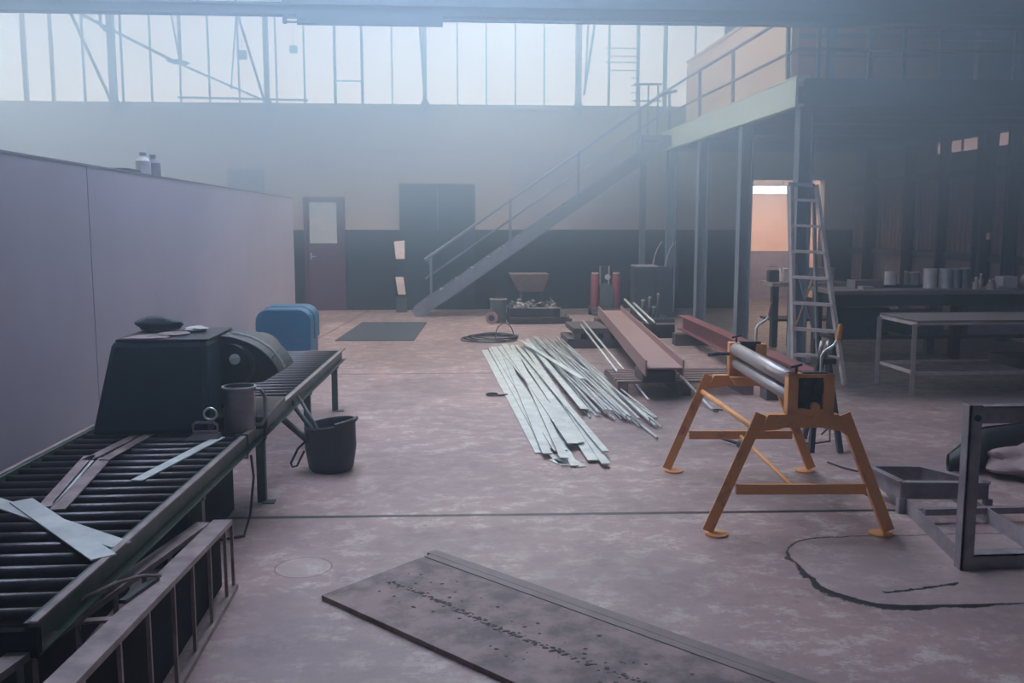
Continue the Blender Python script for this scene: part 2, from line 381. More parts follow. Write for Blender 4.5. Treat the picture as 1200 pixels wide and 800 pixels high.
# clerestory: bays between posts
MUL = [-7.687,-7.203,-6.641,-5.955,-5.434,-4.911,-4.386,-3.843,-3.158,-2.641,-2.076,-1.571,-1.016,.212,.757,1.306,1.856,3.094,3.652,4.179,4.758]
THK = {-7.687:.075,-7.203:.05,-2.076:.05,-1.571:.05,3.652:.055,4.179:.07,3.094:.035}
BAY = [-9.0, -6.116, -3.33, -.40, 2.48, 5.4]
for i in range(5):
    a, b2 = BAY[i], BAY[i+1]
    g = thing('window_%d' % (i+1), 'x', 'window', ((a+b2)/2, YB, 3.86)); del g['label'], g['category']; g['kind'] = 'structure'
    part('glass', MB().box(a+.03, b2-.03, YB+.06, YB+.08, 3.86, 5.7), M['sky'], g)
    part('window_frame', MB().box(a, b2, YB+.0, YB+.06, 3.86, 3.885).box(a, b2, YB, YB+.06, 5.66, 5.7).box(a, a+.03, YB, YB+.06, 3.86, 5.7).box(b2-.03, b2, YB, YB+.06, 3.86, 5.7), M['frame'], g)
    for x in MUL:
        if a < x < b2:
            t = THK.get(x, .025)
            part('mullion', MB().box(x-t/2, x+t/2, YB-.01, YB+.06, 3.86, 5.7), M['pinkframe'] if x in (-7.687, -7.203) else M['frame'], g)
    if i == 2: part('glazing_bar', MB().box(-2.07, -1.57, YB+.02, YB+.05, 4.29, 4.312), M['frame'], g)
    if i == 4:
        for k, z in enumerate((4.95, 4.80, 4.69, 4.54)):
            part('glazing_bar', MB().box(3.02 if k%2==0 else 3.1, 3.62, YB-.01, YB+.03, z, z+.014), M['frame'], g)
        for k, z in enumerate((4.40, 4.26, 4.13, 3.98)):
            part('glazing_bar', MB().box(3.52, 3.68, YB-.01, YB+.03, z, z+.014), M['frame'], g)
for x, t in ((-6.08,.10),(-3.31,.075),(-.40,.075),(2.49,.10)):
    pm = MB().box(x-t/2, x+t/2, YB-.2, YB-.04, 3.70, 5.9)
    pm.prism([(x-.12, YB-.12, 3.80), (x+.12, YB-.12, 3.80), (x+.05, YB-.12, 3.95), (x-.05, YB-.12, 3.95)], (0,.04,0))
    struct('window_post', pm, M['beam'])
def brace(p0, p1, t, m='beam'): struct('brace', MB().bar((p0[0], 17.6, p0[1]), (p1[0], 17.6, p1[1]), t, t, up=(0,1,0)), M[m])
brace((-6.60,5.36), (-5.946,3.766), .045)
brace((-6.45,5.33), (-4.80,4.50), .05)
brace((-4.82,4.51), (-3.273,3.849), .035)
brace((-4.86,5.35), (-4.74,4.52), .025); brace((-4.72,5.36), (-4.72,4.52), .035)
brace((-3.72,5.36), (-3.86,4.05), .022); brace((-3.70,5.36), (-3.28,3.86), .04)
brace((-4.80,3.895), (-2.50,3.865), .035)
brace((-.47,5.25), (-.39,3.87), .045); brace((2.60,5.35), (2.54,4.0), .03); brace((2.73,5.35), (2.53,4.0), .04)
struct('brace', MB().prism([(-5.0,17.58,4.535),(-4.78,17.58,4.56),(-4.55,17.58,4.50),(-4.62,17.58,4.46),(-4.86,17.58,4.475)], (0,.03,0)), M['beam'])
struct('beam_hanger', MB().path([(-6.05,17.5,5.4),(-6.05,17.5,5.1),(-5.98,17.5,5.02),(-5.91,17.5,5.1),(-5.88,17.5,5.4)], .03, 6), M['beam'])
for (x, z, s, lab) in ((-3.72, 4.63, .17, 'small dark box hung in the fork of the roof braces'), (-2.79, 4.75, .14, 'small square grey box on the glazing right of the tallest brace fork')):
    t = thing('hanging_box', lab, 'box', (x, 17.95, z))
    part('body', MB().box(x-s/2, x+s/2, 17.93, 18.0, z, z+s*.95), M['beam'], t, bevel=.008)
    part('conduit', MB().rod((x, 17.98, z+s*.9), (x, 17.98, 5.5), .004), M['frame'], t)

# roof beams that cross the whole hall
struct('beam', MB().prof(IBEAM(.16, .115, .02, .05), (-9, 10.0, 3.805), (8, 10.0, 3.805)).box(-9, 8, 9.96, 10.0, 3.745, 3.86), M['beam'])
struct('beam', MB().box(-1.66, 8, 10.02, 10.14, 3.85, 4.6).box(-9, -3.75, 10.02, 10.12, 3.875, 4.6), M['beam'])
struct('beam', MB().box(-1.50, -.03, 9.92, 9.96, 3.645, 3.75), M['beam'])
struct('beam', MB().box(-1.62, -1.30, 9.9, 9.93, 3.70, 3.715).box(-1.62,-1.3,9.9,9.93,3.66,3.675).box(-1.64,-1.60,9.9,9.96,3.655,3.76), M['beam'])
struct('beam', MB().box(-.03, 8, 9.93, 9.97, 3.695, 3.715), M['beam'])
struct('beam_pipe', MB().rod((-9, 10.3, 3.98), (3.2, 10.3, 3.98), .02).path([(-2.6,10.3,3.98),(-2.5,10.3,3.9),(-2.35,10.3,3.88),(-2.2,10.3,3.92),(-2.15,10.3,4.0)], .012), M['beam'])

# annex behind the opening in the back wall
struct('wall_annex', MB().box(5.4, 8, 20.5, 20.6, 0, 3).box(5.4, 5.5, YB+.25, 20.5, 0, 3).box(7.9, 8, YB+.25, 20.5, 0, 3).box(5.4, 8, YB+.25, 20.6, 2.9, 3), mat('peach_plaster', (.72,.50,.40), .7, scale=1))
struct('trim_2', MB().box(5.5, 7.9, 20.47, 20.5, 0, 1.05), M['pgrey'])
t = thing('strip_light', 'glowing white strip light above the peach wall of the back room', 'light', (6.35, 18.36, 2.28))
part('diffuser', MB().box(5.97, 6.70, 18.33, 18.38, 2.235, 2.385), M['tube'], t)
part('housing', MB().box(5.94, 6.74, 18.38, 18.44, 2.22, 2.40), M['white'], t)
for x in (6.0, 6.62): part('suspension', MB().box(x, x+.03, 18.39, 18.42, 2.4, 2.5), M['white'], t)

# doors and fittings on the back wall
g = thing('door_1', 'x', 'door', (-2.33, YB, 0)); del g['label'], g['category']; g['kind'] = 'structure'
part('door_frame', MB().box(-2.72, -2.65, YB-.06, YB, 0, 2.15).box(-2.02, -1.95, YB-.06, YB, 0, 2.15).box(-2.72, -1.95, YB-.06, YB, 2.08, 2.15), M['reddoor'], g)
part('door_leaf', MB().box(-2.65, -2.02, YB-.04, YB, 0, 2.08), M['reddoor'], g)
part('pane', MB().box(-2.61, -2.10, YB-.05, YB-.04, 1.28, 2.05), M['pane'], g)
part('handle', MB().rod((-2.60, YB-.06, 1.03), (-2.50, YB-.06, 1.03), .012).box(-2.61,-2.58,YB-.06,YB-.04,.98,1.1), M['alum'], g)
g = thing('door_2', 'x', 'door', (-.19, YB, 0)); del g['label'], g['category']; g['kind'] = 'structure'
part('door_leaf', MB().box(-.87, -.19, YB-.05, YB, 0, 2.36).box(-.18, .49, YB-.05, YB, 0, 2.36), M['bgrey'], g)
part('door_frame', MB().box(-.91, -.87, YB-.07, YB, 0, 2.4).box(.49, .53, YB-.07, YB, 0, 2.4).box(-.91, .53, YB-.07, YB, 2.36, 2.4), M['bgrey'], g)
t = thing('wall_cabinet', 'purple-grey flat cabinet high on the cream wall above the partition', 'cabinet', (-3.77, YB, 2.29))
part('body', MB().box(-4.10, -3.44, YB-.10, YB, 2.25, 2.67), M['pgrey'], t, bevel=.01)
part('door', MB().box(-4.07, -3.47, YB-.115, YB-.10, 2.28, 2.64), M['pgrey'], t)
struct('trim_3', MB().box(1.24, 3.85, YB-.02, YB, 1.535, 2.98), mat('faded_wall_panel', (.44,.36,.37), .7, scale=1))
struct('trim_4', MB().box(-5.95, -5.55, YB-.12, YB, 2.4, 3.05), M['plaster'])

# long partition on the conveyor side
pt = MB().box(-2.32, -2.2, 1.0, 5.985, 0, 2.0).box(-2.32, -2.2, 5.997, 13.7, 0, 2.0).box(-2.31, -2.21, 5.985, 5.997, 0, 1.99)
struct('wall_partition', pt, M['partition'])
struct('trim_5', MB().box(-2.325, -2.195, 1, 13.7, 2.0, 2.012), M['pgrey'])
for k, (y, lab) in enumerate(((7.28, 'pale tin with pointed cap standing on the partition top'), (7.52, 'purple-grey tin with pointed cap on the partition top'))):
    t = thing('tin_can', lab, 'tin', (-2.26, y, 2.012))
    part('body', MB().lathe([(0,0),(.055,0),(.055,.10),(.02,.135),(.02,.15),(0,.15)], (-2.26, y, 2.012), 14), M['white'] if k == 0 else M['pgrey'], t)
    part('cap', MB().lathe([(.024,0),(.024,.02),(0,.02)], (-2.26, y, 2.155), 12), M['pgrey'], t)
tag(MB().prism([(-2.31,6.75,2.012),(-2.21,6.75,2.012),(-2.21,7.05,2.012),(-2.31,7.1,2.012)], (0,0,.02)).build('board_scrap', M['dark']), 'flat dark board scrap lying on the partition top beside two tins', 'board')

# ------------------------------------------------------------------ mezzanine
MX = 4.05
struct('mezzanine_deck', MB().box(MX, 8.0, 10.85, 17.5, 3.1, 3.22), M['deck'])
for i in range(8):
    yy = 11.5 + i*.82
    struct('mezzanine_joist', MB().prof(IBEAM(.09, .14, .015, .02), (MX, yy, 3.03), (8.0, yy, 3.03)), M['mezz_d'])
struct('beam', MB().prof(CHAN(.10, .32, .03), (MX-.02, 10.74, 3.14), (MX-.02, 17.5, 3.14)).box(MX-.075, MX+.08, 10.70, 17.5, 3.30, 3.325), M['mezz'], bevel=.004)
struct('beam', MB().prof(CHAN(.10, .30, .025), (8.0, 10.80, 3.15), (MX+.03, 10.80, 3.15)), M['mezz_d'])
for y in (10.85, 13.0, 15.2, 17.35):
    pm = MB().prof(IBEAM(.17, .17, .018, .014), (4.14, y, .015), (4.14, y, 2.985), up=(1,0,0)).box(4.0, 4.28, y-.13, y+.13, 0, .015)
    struct('mezzanine_column', pm, M['mezz_d'])
t = thing('guard_railing', 'tubular guard railing along the pale green mezzanine edge', 'railing', (4.0, 14, 3.325))
for y in (11.15, 13.3, 15.05, 17.1):
    part('post', MB().bar((4.01, y-.05, 3.325), (4.01, y, 4.05), .04, .05, up=(0,1,0)), M['mezz_d'], t)
part('top_rail', MB().rod((4.01, 10.75, 4.06), (4.01, 17.45, 4.06), .022), M['mezz_d'], t)
part('middle_rail', MB().rod((4.01, 10.75, 3.63), (4.01, 17.45, 3.63), .018), M['mezz_d'], t)
t = thing('guard_railing', 'blue-grey guard railing across the shaded mezzanine front', 'railing', (6, 10.85, 3.3))
for x in (4.26, 4.36, 4.86, 5.27, 6.6, 7.8):
    part('post', MB().box(x-.02, x+.02, 10.80, 10.84, 3.29, 4.2), M['mezz_d'], t)
part('top_rail', MB().rod((4.02, 10.82, 4.2), (7.99, 10.82, 4.2), .022), M['mezz_d'], t)
part('middle_rail', MB().bar((4.02, 10.82, 3.63), (7.99, 10.82, 3.63), .03, .04), M['mezz_d'], t)
# hoarding / cabin on the deck
hw = MB().prism([(4.33, 11.8, 3.40), (4.33, 17.15, 3.40), (4.33, 17.15, 4.43), (4.33, 17.0, 4.54), (4.33, 11.8, 4.54)], (.06,0,0))
for i in range(18): hw.box(4.30, 4.40, 11.9+i*.295, 12.0+i*.295, 3.22, 3.40)
struct('wall_cabin', hw, M['hoard'])
struct('trim_6', MB().box(4.305, 4.33, 11.8, 17.1, 4.50, 4.545).box(4.29, 4.33, 11.78, 11.83, 3.3, 4.6), M['hoard'])
fw = MB()
for x0, x1 in ((4.39, 4.78), (4.86, 5.27), (5.33, 6.2)): fw.box(x0, x1, 11.8, 11.85, 3.34, 4.9)
struct('wall_cabin', fw, M['hoard_r'])
struct('trim_7', MB().box(4.78, 4.86, 11.78, 11.86, 3.22, 4.9).box(5.27, 5.33, 11.78, 11.86, 3.22, 4.9).box(6.2, 6.27, 11.78, 11.86, 3.22, 4.9).box(4.39, 8, 11.78, 11.84, 3.94, 4.0).box(4.39, 8, 11.77, 11.84, 3.22, 3.34).box(4.39,6.2,11.785,11.83,3.72,3.74), M['mezz_d'])
struct('wall_cabin', MB().box(6.2, 8, 12.6, 12.66, 3.22, 4.9).box(4.39, 8, 15, 15.06, 3.22, 4.9), M['darkblue'])
struct('trim_8', MB().box(6.75, 6.95, 11.85, 11.95, 3.3, 4.9).box(7.45, 7.6, 11.85, 11.95, 3.3, 4.9), M['clad'])
struct('trim_9', MB().rod((4.9, 11.3, 2.93), (7.9, 11.3, 2.93), .015).rod((4.4, 12.1, 2.93), (6.8, 12.1, 2.93), .015).rod((4.5, 13.7, 2.93), (7.2, 13.7, 2.93), .015), M['alum'])

# staircase along the back wall
t = thing('staircase', 'blue-grey steel staircase climbing the back wall to the mezzanine', 'stairs', (1.7, 17, 0))
S0, S1 = V((-.6, 0, 0.03)), V((3.95, 0, 3.14))
for y in (16.75, 17.55):
    part('stringer', MB().bar((S0.x, y, S0.z), (S1.x, y, S1.z), .04, .20), M['stairs'], t)
n = 16
for i in range(1, n):
    p = S0.lerp(S1, i/n)
    part('tread', MB().box(p.x-.12, p.x+.12, 16.77, 17.53, p.z+.02, p.z+.05), M['stairs'], t)
part('handrail', MB().path([(S0.x+.2, 16.72, 1.02), (S1.x-.15, 16.72, 3.92), (S1.x+.1, 16.72, 3.97)], .028), M['stairs'], t)
part('middle_rail', MB().rod((S0.x+.2, 16.72, .68), (S1.x, 16.72, 3.68), .02), M['stairs'], t)
for x in (-.3, 1.11, 2.32, 3.4):
    z = S0.z + (x-S0.x)/(S1.x-S0.x)*(S1.z-S0.z)
    part('post', MB().bar((x, 16.72, z-.05), (x, 16.72, z+.9), .045, .045), M['stairs'], t)
part('landing', MB().box(3.45, 3.97, 16.7, 17.6, 3.12, 3.2), M['stairs'], t)
for x in (3.55, 3.72, 3.9): part('baluster', MB().rod((x, 17.55, 3.2), (x, 17.55, 4.2), .018), M['stairs'], t)
part('landing_rail', MB().rod((3.45, 17.55, 4.2), (3.97, 17.55, 4.2), .022).rod((3.45, 17.55, 3.9), (3.97, 17.55, 3.9), .016), M['stairs'], t)
part('support_leg', MB().box(3.60, 3.70, 17.5, 17.6, 0, 3.12), M['stairs'], t)

# ------------------------------------------------------------------ far floor things
t = tag(MB().prism([(-1.605,13.35,0),(-.49,13.30,0),(-.363,15.75,0),(-1.44,15.82,0)], (0,0,.012)).build('floor_grating', M['mat']), 'dark slate rectangular mat lying flat on the floor before the back doors', 'mat')
t = thing('display_stand', 'narrow grey stand with two tilted pale panels beside the dark double door', 'stand', (-.87, 17.7, 0))
part('base', MB().box(-.97, -.77, 17.62, 17.82, 0, .30), M['ggrey'], t)
part('post', MB().box(-.94, -.80, 17.70, 17.76, .3, 1.30), M['bgrey'], t)
part('panel', MB().hexa([(-.96,17.60,1.0),(-.80,17.60,1.0),(-.80,17.64,1.0),(-.96,17.64,1.0)], [(-1.0,17.66,1.32),(-.80,17.66,1.34),(-.80,17.70,1.34),(-1.0,17.70,1.32)]), M['paper'], t)
part('panel', MB().hexa([(-.93,17.58,.34),(-.79,17.58,.34),(-.79,17.62,.34),(-.93,17.62,.34)], [(-.98,17.64,.66),(-.83,17.64,.66),(-.83,17.68,.66),(-.98,17.68,.66)]), M['paper'], t)

t = thing('wire_coil', 'loose coil of dark cable on the floor past the steel rods', 'cable', (.58, 13.35, 0))
for k in range(5):
    ph = random.random()*6
    part('loop', MB().path([(.58+.40*math.cos(a+ph)*(1-.04*k)+.02*k, 13.35+.40*math.sin(a+ph)*(1-.05*k), .012+.011*k+.008*math.sin(3*a)) for a in [2*PI*i/40 for i in range(40)]], .010, 6, True), M['dark' if k%2 else 'ggrey'], t)
part('loop', MB().path([(.80+.13*math.cos(a), 13.3, .05+.19*max(math.sin(a), -.15)) for a in [2*PI*i/26 for i in range(26)]], .008, 6, True), M['ggrey'], t)
tag(MB().path(arc((.42, 8.95, .012), .055, .6, 5.2, 14) + [(.50, 8.88, .012), (.56, 8.93, .012)], .010, 8).build('steel_hook', M['dark']), 'small curved dark hook lying alone on the floor beside the flat bars', 'hook')

# scrap pallet group
t = thing('scrap_pallet', 'dark low pallet tray heaped with mixed scrap near the back wall', 'pallet', (1.3, 15.8, 0))
for y in (15.45, 15.8, 16.15): part('runner', MB().box(1.0, 2.05, y-.05, y+.05, 0, .09), M['timber'], t)
part('deck', MB().box(1.0, 1.98, 15.35, 16.25, .09, .12), M['timber'], t)
part('tray', MB().box(1.01, 1.85, 15.42, 15.46, .12, .26).box(1.01, 1.85, 16.14, 16.18, .12, .26).box(1.01, 1.05, 15.46, 16.14, .12, .26).box(1.81, 1.85, 15.46, 16.14, .12, .26).box(1.01,1.85,15.42,16.18,.12,.14), M['dark'], t)
part('lip', MB().box(1.38, 1.86, 15.40, 15.43, .255, .275), M['alum'], t)
sm = MB()
for i in range(130):
    c = V((random.uniform(1.04,1.80), random.uniform(15.5,16.1), .16+random.uniform(0,.22)*(1-abs(random.uniform(-1,1))*.4)))
    d = V((random.uniform(-1,1), random.uniform(-1,1), random.uniform(-.5,.5))).normalized()*random.uniform(.02,.09)
    sm.bar(c-d, c+d, random.uniform(.02,.07), random.uniform(.01,.04), roll=random.random()*3)
tag(sm.build('scrap_heap', M['scrap']), 'heap of mixed metal offcuts in the low tray on the floor', 'scrap', kind='stuff')
t = thing('bucket', 'upright dark grey drum with pale rim beside the scrap tray', 'drum', (.86, 15.75, 0))
part('body', MB().lathe([(0,0),(.13,0),(.14,.40),(.125,.40),(.12,.05),(0,.05)], (.84, 15.7, 0), 20), M['ggrey'], t)
part('rim', MB().lathe([(.138,.385),(.150,.39),(.150,.405),(.138,.41)], (.84, 15.7, 0), 20), M['alum'], t)
t = thing('pulley_wheel', 'small pinkish wheel standing on edge before the grey drum', 'wheel', (.70, 15.45, 0))
part('rim', MB().lathe([(.05,-.03),(.10,-.03),(.10,.03),(.05,.03),(.05,-.03)], (.72, 15.48, .10), 20, (0.2,1,0)), M['rust'], t)
part('hub', MB().lathe([(0,-.035),(.052,-.035),(.052,.035),(0,.035)], (.72, 15.48, .10), 14, (.2,1,0)), M['dark'], t)
t = thing('tapered_tub', 'brown tapered tub on legs behind the scrap tray', 'tub', (1.42, 16.45, 0))
part('tub', MB().hexa([(1.24,16.3,.47),(1.66,16.3,.47),(1.66,16.7,.47),(1.24,16.7,.47)], [(1.08,16.2,.78),(1.76,16.2,.78),(1.76,16.85,.78),(1.08,16.85,.78)]), M['brown'], t)
for x, y in ((1.28,16.34),(1.62,16.34),(1.28,16.66),(1.62,16.66)): part('leg', MB().rod((x, y, 0), (x, y, .47), .018), M['dark'], t)

# welding set and steel cabinet near the foot of the stairs
t = thing('welding_trolley', 'trolley carrying two red gas cylinders with pale caps and a round gauge', 'welding trolley', (2.85, 16.9, 0))
part('base', MB().box(2.60, 3.15, 16.70, 17.15, .08, .14), M['ggrey'], t)
for x in (2.58, 3.17): part('wheel', MB().lathe([(0,-.025),(.09,-.025),(.09,.025),(0,.025)], (x, 16.95, .09), 16, (1,0,0)), M['dark'], t)
for x, z0 in ((2.66, .14), (3.05, .14)):
    c = part('cylinder', MB().lathe([(0,0),(.075,0),(.075,.57),(.055,.62),(0,.63)], (x, 16.9, z0), 16), M['red'], t)
    part('cap', MB().lathe([(.06,0),(.068,.03),(0,.035)], (x, 16.9, z0+.60), 16), M['white'], c)
part('housing', MB().prism([(2.74,16.75,.14),(2.98,16.75,.14)] + [(2.86+.12*math.cos(a), 16.75, .45+.12*math.sin(a)) for a in [PI*i/10 for i in range(11)]], (0,.3,0)), M['ggrey'], t)
part('gauge', MB().lathe([(0,-.03),(.05,-.03),(.05,.02),(0,.02)], (2.86, 16.72, .70), 16, (0,1,0)), M['white'], t)
part('handle', MB().path([(2.78,17.05,.14),(2.78,17.05,.88),(2.94,17.05,.88),(2.94,17.05,.14)], .016), M['alum'], t)
t = thing('steel_cabinet', 'dark steel cabinet with pale top edge under the staircase landing', 'cabinet', (3.6, 16.6, 0))
part('body', MB().box(3.26, 3.93, 16.2, 16.65, .04, .90), M['darkblue'], t, bevel=.012)
part('top', MB().box(3.27, 3.66, 16.18, 16.66, .90, .925), M['alum'], t)
part('door', MB().box(3.30, 3.60, 16.18, 16.2, .08, .86).box(3.62, 3.90, 16.18, 16.2, .08, .86), M['darkblue'], t)
part('foot', MB().box(3.28, 3.34, 16.25, 16.6, 0, .04).box(3.84, 3.9, 16.25, 16.6, 0, .04), M['dark'], t)
for x, lab in ((3.62, 'thin hose curving up from the pale top of the steel cabinet'), (3.84, 'thin hose curving up from the bare end of the steel cabinet top')):
    z0 = .925 if x < 3.7 else .9
    tag(MB().path([(x, 16.45, z0), (x+.03, 16.45, z0+.15), (x+.08, 16.45, z0+.3), (x+.16, 16.45, z0+.42)], .012).build('hose', M['alum']), lab, 'hose')

# pallets, beams, rods in the middle
def pallet(label, x0, x1, y0, y1, z0, z1, nb, m, along='x'):
    t = thing('pallet', label, 'pallet', ((x0+x1)/2, (y0+y1)/2, z0))
    h = z1-z0
    for k in range(3):
        x = x0 + (x1-x0)*(k/2); x = min(max(x, x0+.05), x1-.05)
        part('runner', MB().box(x-.05, x+.05, y0, y1, z0, z1-.025), m, t)
    w_ = (y1-y0)/nb
    for k in range(nb):
        part('slat', MB().box(x0, x1, y0+k*w_, y0+k*w_+w_*.62, z1-.025, z1), m, t)
    return t
pallet('slatted brown pallet under the near end of the rusty channel', 1.62, 2.95, 8.80, 9.62, 0, .15, 6, M['palletw'])
t = thing('timber_pallet', 'dark two-tier pallet on floor left of the rusty channel', 'pallet', (2.0, 12.7, 0))
part('base', MB().box(1.58, 2.42, 12.3, 13.1, 0, .13), M['timber'], t)
for k in range(4): part('block', MB().box(1.66+.20*k, 1.76+.20*k, 12.32, 12.44, .13, .20), M['palletw'], t)
part('deck', MB().box(1.66, 2.13, 12.30, 13.2, .20, .27), M['timber'], t)
tag(MB().box(1.84, 2.16, 8.72, 9.1, .15, .25).build('timber_block', M['timber'], bevel=.006), 'squared dark timber under the near end of the rusty channel', 'timber')
tag(MB().box(2.2, 2.75, 13.75, 14.05, 0, .25).build('timber_block', M['timber'], bevel=.006), 'dark timber bearer under the far end of the rusty channel', 'timber')
tag(MB().prof(IBEAM(.15, .36, .016, .014), (1.99, 8.45, .325), (2.47, 14.2, .325), up=(1,0,0)).build('steel_beam', M['rust']), 'long rust-red steel channel beam lying on the slatted pallet', 'steel beam')
# second, primer-red beam
for y in (8.6, 12.6):
    x = 3.21 + (y-8.0)*.027
    tag(MB().box(x-.25, x+.25, y-.1, y+.1, 0, .16).build('timber_block', M['timber'], bevel=.006), 'dark bearer under the %s end of the red-primed beam' % ('rolling-machine' if y < 10 else 'mezzanine'), 'timber')
tag(MB().prof(IBEAM(.16, .20, .014, .012), (3.20, 7.9, .26), (3.34, 13.1, .26)).build('steel_beam', M['primer']), 'long red-primed steel beam running behind the orange rolling machine', 'steel beam')
tag(MB().rod((1.865, 8.549, .012), (1.80, 12.4, .36), .012).build('steel_rod', M['rod']), 'long pale rod propped on the two-tier pallet, crossing the slatted pallet', 'rod')
tag(MB().rod((1.70, 9.28, .165), (1.80, 12.6, .285), .012).build('steel_rod', M['rod']), 'shorter pale rod bridging the slatted and two-tier pallets', 'rod')
tag(MB().rod((2.27, 8.95, .168), (2.33, 8.05, .014), .014).build('steel_rod', M['rod']), 'grey pole leaning from the slatted pallet toward the orange machine', 'rod')
tag(MB().path(arc((2.36, 7.98, .02), .04, 0, 4.6, 10), .008).build('wire_hook', M['dark']), 'small bent wire hook on the floor behind the orange machine leg', 'hook')
for p0, p1 in (((2.70, 14.2, .50), (2.72, 12.6, .30)), ((2.80, 14.0, .46), (2.81, 12.6, .31))): tag(MB().rod(p0, p1, .016).build('steel_rod', M['rod']), 'short pale rod propped beside the far end of the rusty channel', 'rod', 'pale rods by the rusty channel')
tag(MB().box(2.64, 2.79, 12.7, 13.0, 0, .29).build('timber_block', M['timber'], bevel=.006), 'dark block under two short propped rods beside the rusty channel', 'timber')

# dark crate with tube stubs
t = thing('steel_crate', 'low dark steel crate of stubby tubes between the two red beams', 'crate', (3.0, 13.6, 0))
part('body', MB().box(2.80, 3.28, 13.35, 14.0, 0, .28), M['dark'], t, bevel=.01)
part('rim', MB().box(3.0, 3.29, 13.32, 13.35, .20, .225), M['alum'], t)
part('corner_post', MB().bar((2.86, 13.33, .02), (2.84, 13.33, .40), .05, .04, up=(0,1,0)), M['primer'], t)
for x, z, r in ((2.86,.52,.03),(2.96,.56,.022),(3.08,.61,.018),(3.02,.42,.03)):
    t2 = thing('tube_stub', 'short grey tube standing upright in the dark steel crate', 'tube', (x, 13.6, .28), group='tubes standing in the dark crate')
    part('tube', MB().rod((x, 13.6, .28), (x, 13.6, z), r), M['ggrey'], t2)
    part('cap', MB().lathe([(r*1.1,0),(r*1.1,.02),(0,.03)], (x, 13.6, z), 12), M['alum'], t2)

# flat bars
STR = [(.47,12.2,.66,6.60,.085),(.56,12.3,.71,6.68,.07),(.60,12.35,.80,6.58,.10),(.70,12.35,.69,6.45,.065),(.84,12.35,.79,6.28,.06),(.74,12.38,.90,6.66,.08),(.80,12.3,.85,6.20,.055),
       (.90,12.4,1.00,6.30,.085),(1.02,12.4,1.06,6.16,.06),(.66,12.2,.97,6.75,.055),(.90,12.3,1.10,6.42,.05),(1.08,12.8,1.16,7.9,.06)]
for i, (x0, y0, x1, y1, wd) in enumerate(STR):
    z = .006 + .0095*(i % 6) + .001*i
    tag(MB().bar((x0, y0, z), (x1, y1, z), wd, .008).build('flat_bar', M['steel']), 'long pale flat steel bar in the overlapping fan on the floor', 'flat bar', 'flat steel bars fanned on the floor')
for i, (x0, y0, x1, y1, wd) in enumerate([(.74,6.55,.80,6.24,.07),(.84,6.42,.90,6.20,.07),(.72,6.42,.76,6.30,.05)]):
    tag(MB().bar((x0, y0, .004), (x1, y1, .004), wd, .006).build('flat_bar_offcut', M['steel']), 'short flat bar offcut poking out under the fan of flat bars', 'flat bar', 'short offcuts at the end of the flat bars')
# rods
for i in range(32):
    u = i/31.
    x0 = 1.02 + .54*u + random.uniform(-.06,.06); y0 = 13.0 + random.uniform(-.35,.2)
    uu = min(1, max(0, u + random.uniform(-.22,.22)))
    x1 = 1.20 + .50*uu; y1 = 7.85 - .42*uu + random.uniform(-.14,.14)
    r = random.choice((.008,.009,.011)); z = .011 + .021*(i % 4)
    tag(MB().rod((x0, y0, z), (x1, y1, z), r, 8).build('steel_rod', M['rod']), 'thin pale steel rod in the loose fan of rods on the floor', 'rod', 'steel rods fanned on the floor')
tag(MB().rod((1.30, 12.2, .085), (1.74, 7.68, .02), .012, 8).build('steel_rod', M['rod']), 'thicker rod lying across the top of the rod fan toward the pallet', 'rod')
tag(MB().bar((.97, 12.55, .09), (1.36, 9.35, .085), .06, .006).build('flat_bar', M['steel']), 'single flat bar laid diagonally across the fan of thin rods', 'flat bar')
tag(MB().rod((1.25, 11.5, .075), (1.60, 7.0, .012), .011, 8).build('steel_rod', M['rod']), 'rod sticking out farthest from the rod fan toward the orange machine', 'rod')

# ------------------------------------------------------------------ roller conveyor
def cx(y): return -1.164 + (y-2.677)*.0399      # outer face of the aisle-side rail
t = thing('roller_conveyor', 'long dark roller conveyor table along the partition', 'conveyor', (-1.5, 5.6, 0))
Y0, Y1, W, ZT = 2.62, 8.52, .93, .53
for s in (0, W):
    p0, p1 = (cx(Y0)-s, Y0, ZT-.05), (cx(Y1)-s, Y1, ZT-.05)
    part('side_rail', MB().prof([(a-.02 if s == 0 else -(a-.02), b_) for a, b_ in CHAN(.04, .10, .006)], p0, p1), M['convgreen'], t)
    part('rail_cap', MB().bar((p0[0]-.012 if s==0 else p0[0]+.012, p0[1], ZT+.003), (p1[0]-.012 if s==0 else p1[0]+.012, p1[1], ZT+.003), .024, .006), M['worn'], t)
y = Y0+.12
while y < Y1-.05:
    part('roller', MB().rod((cx(y)-W+.03, y, ZT-.028), (cx(y)-.045, y, ZT-.028), .024, 12), M['roller'], t)
    y += .118
for y in (2.9, 4.3, 5.53, 7.0, 8.28):
    for s in (.025 if y > 3 else .19, W-.025):
        part('leg', MB().prof(ANG(.05, .05, .006), (cx(y)-s-.02, y, 0), (cx(y)-s-.02, y, ZT-.06)).box(cx(y)-s-.035, cx(y)-s+.035, y-.035, y+.035, 0, .008), M['convgreen'], t)
    part('cross_member', MB().bar((cx(y)-W+.03, y, ZT-.12), (cx(y)-.03, y, ZT-.12), .03, .05), M['convgreen'], t)
part('end_member', MB().box(cx(Y0)-W, cx(Y0), Y0-.01, Y0+.02, ZT-.10, ZT-.02), M['black'], t)  # blackened to blend into the shade under the rollers
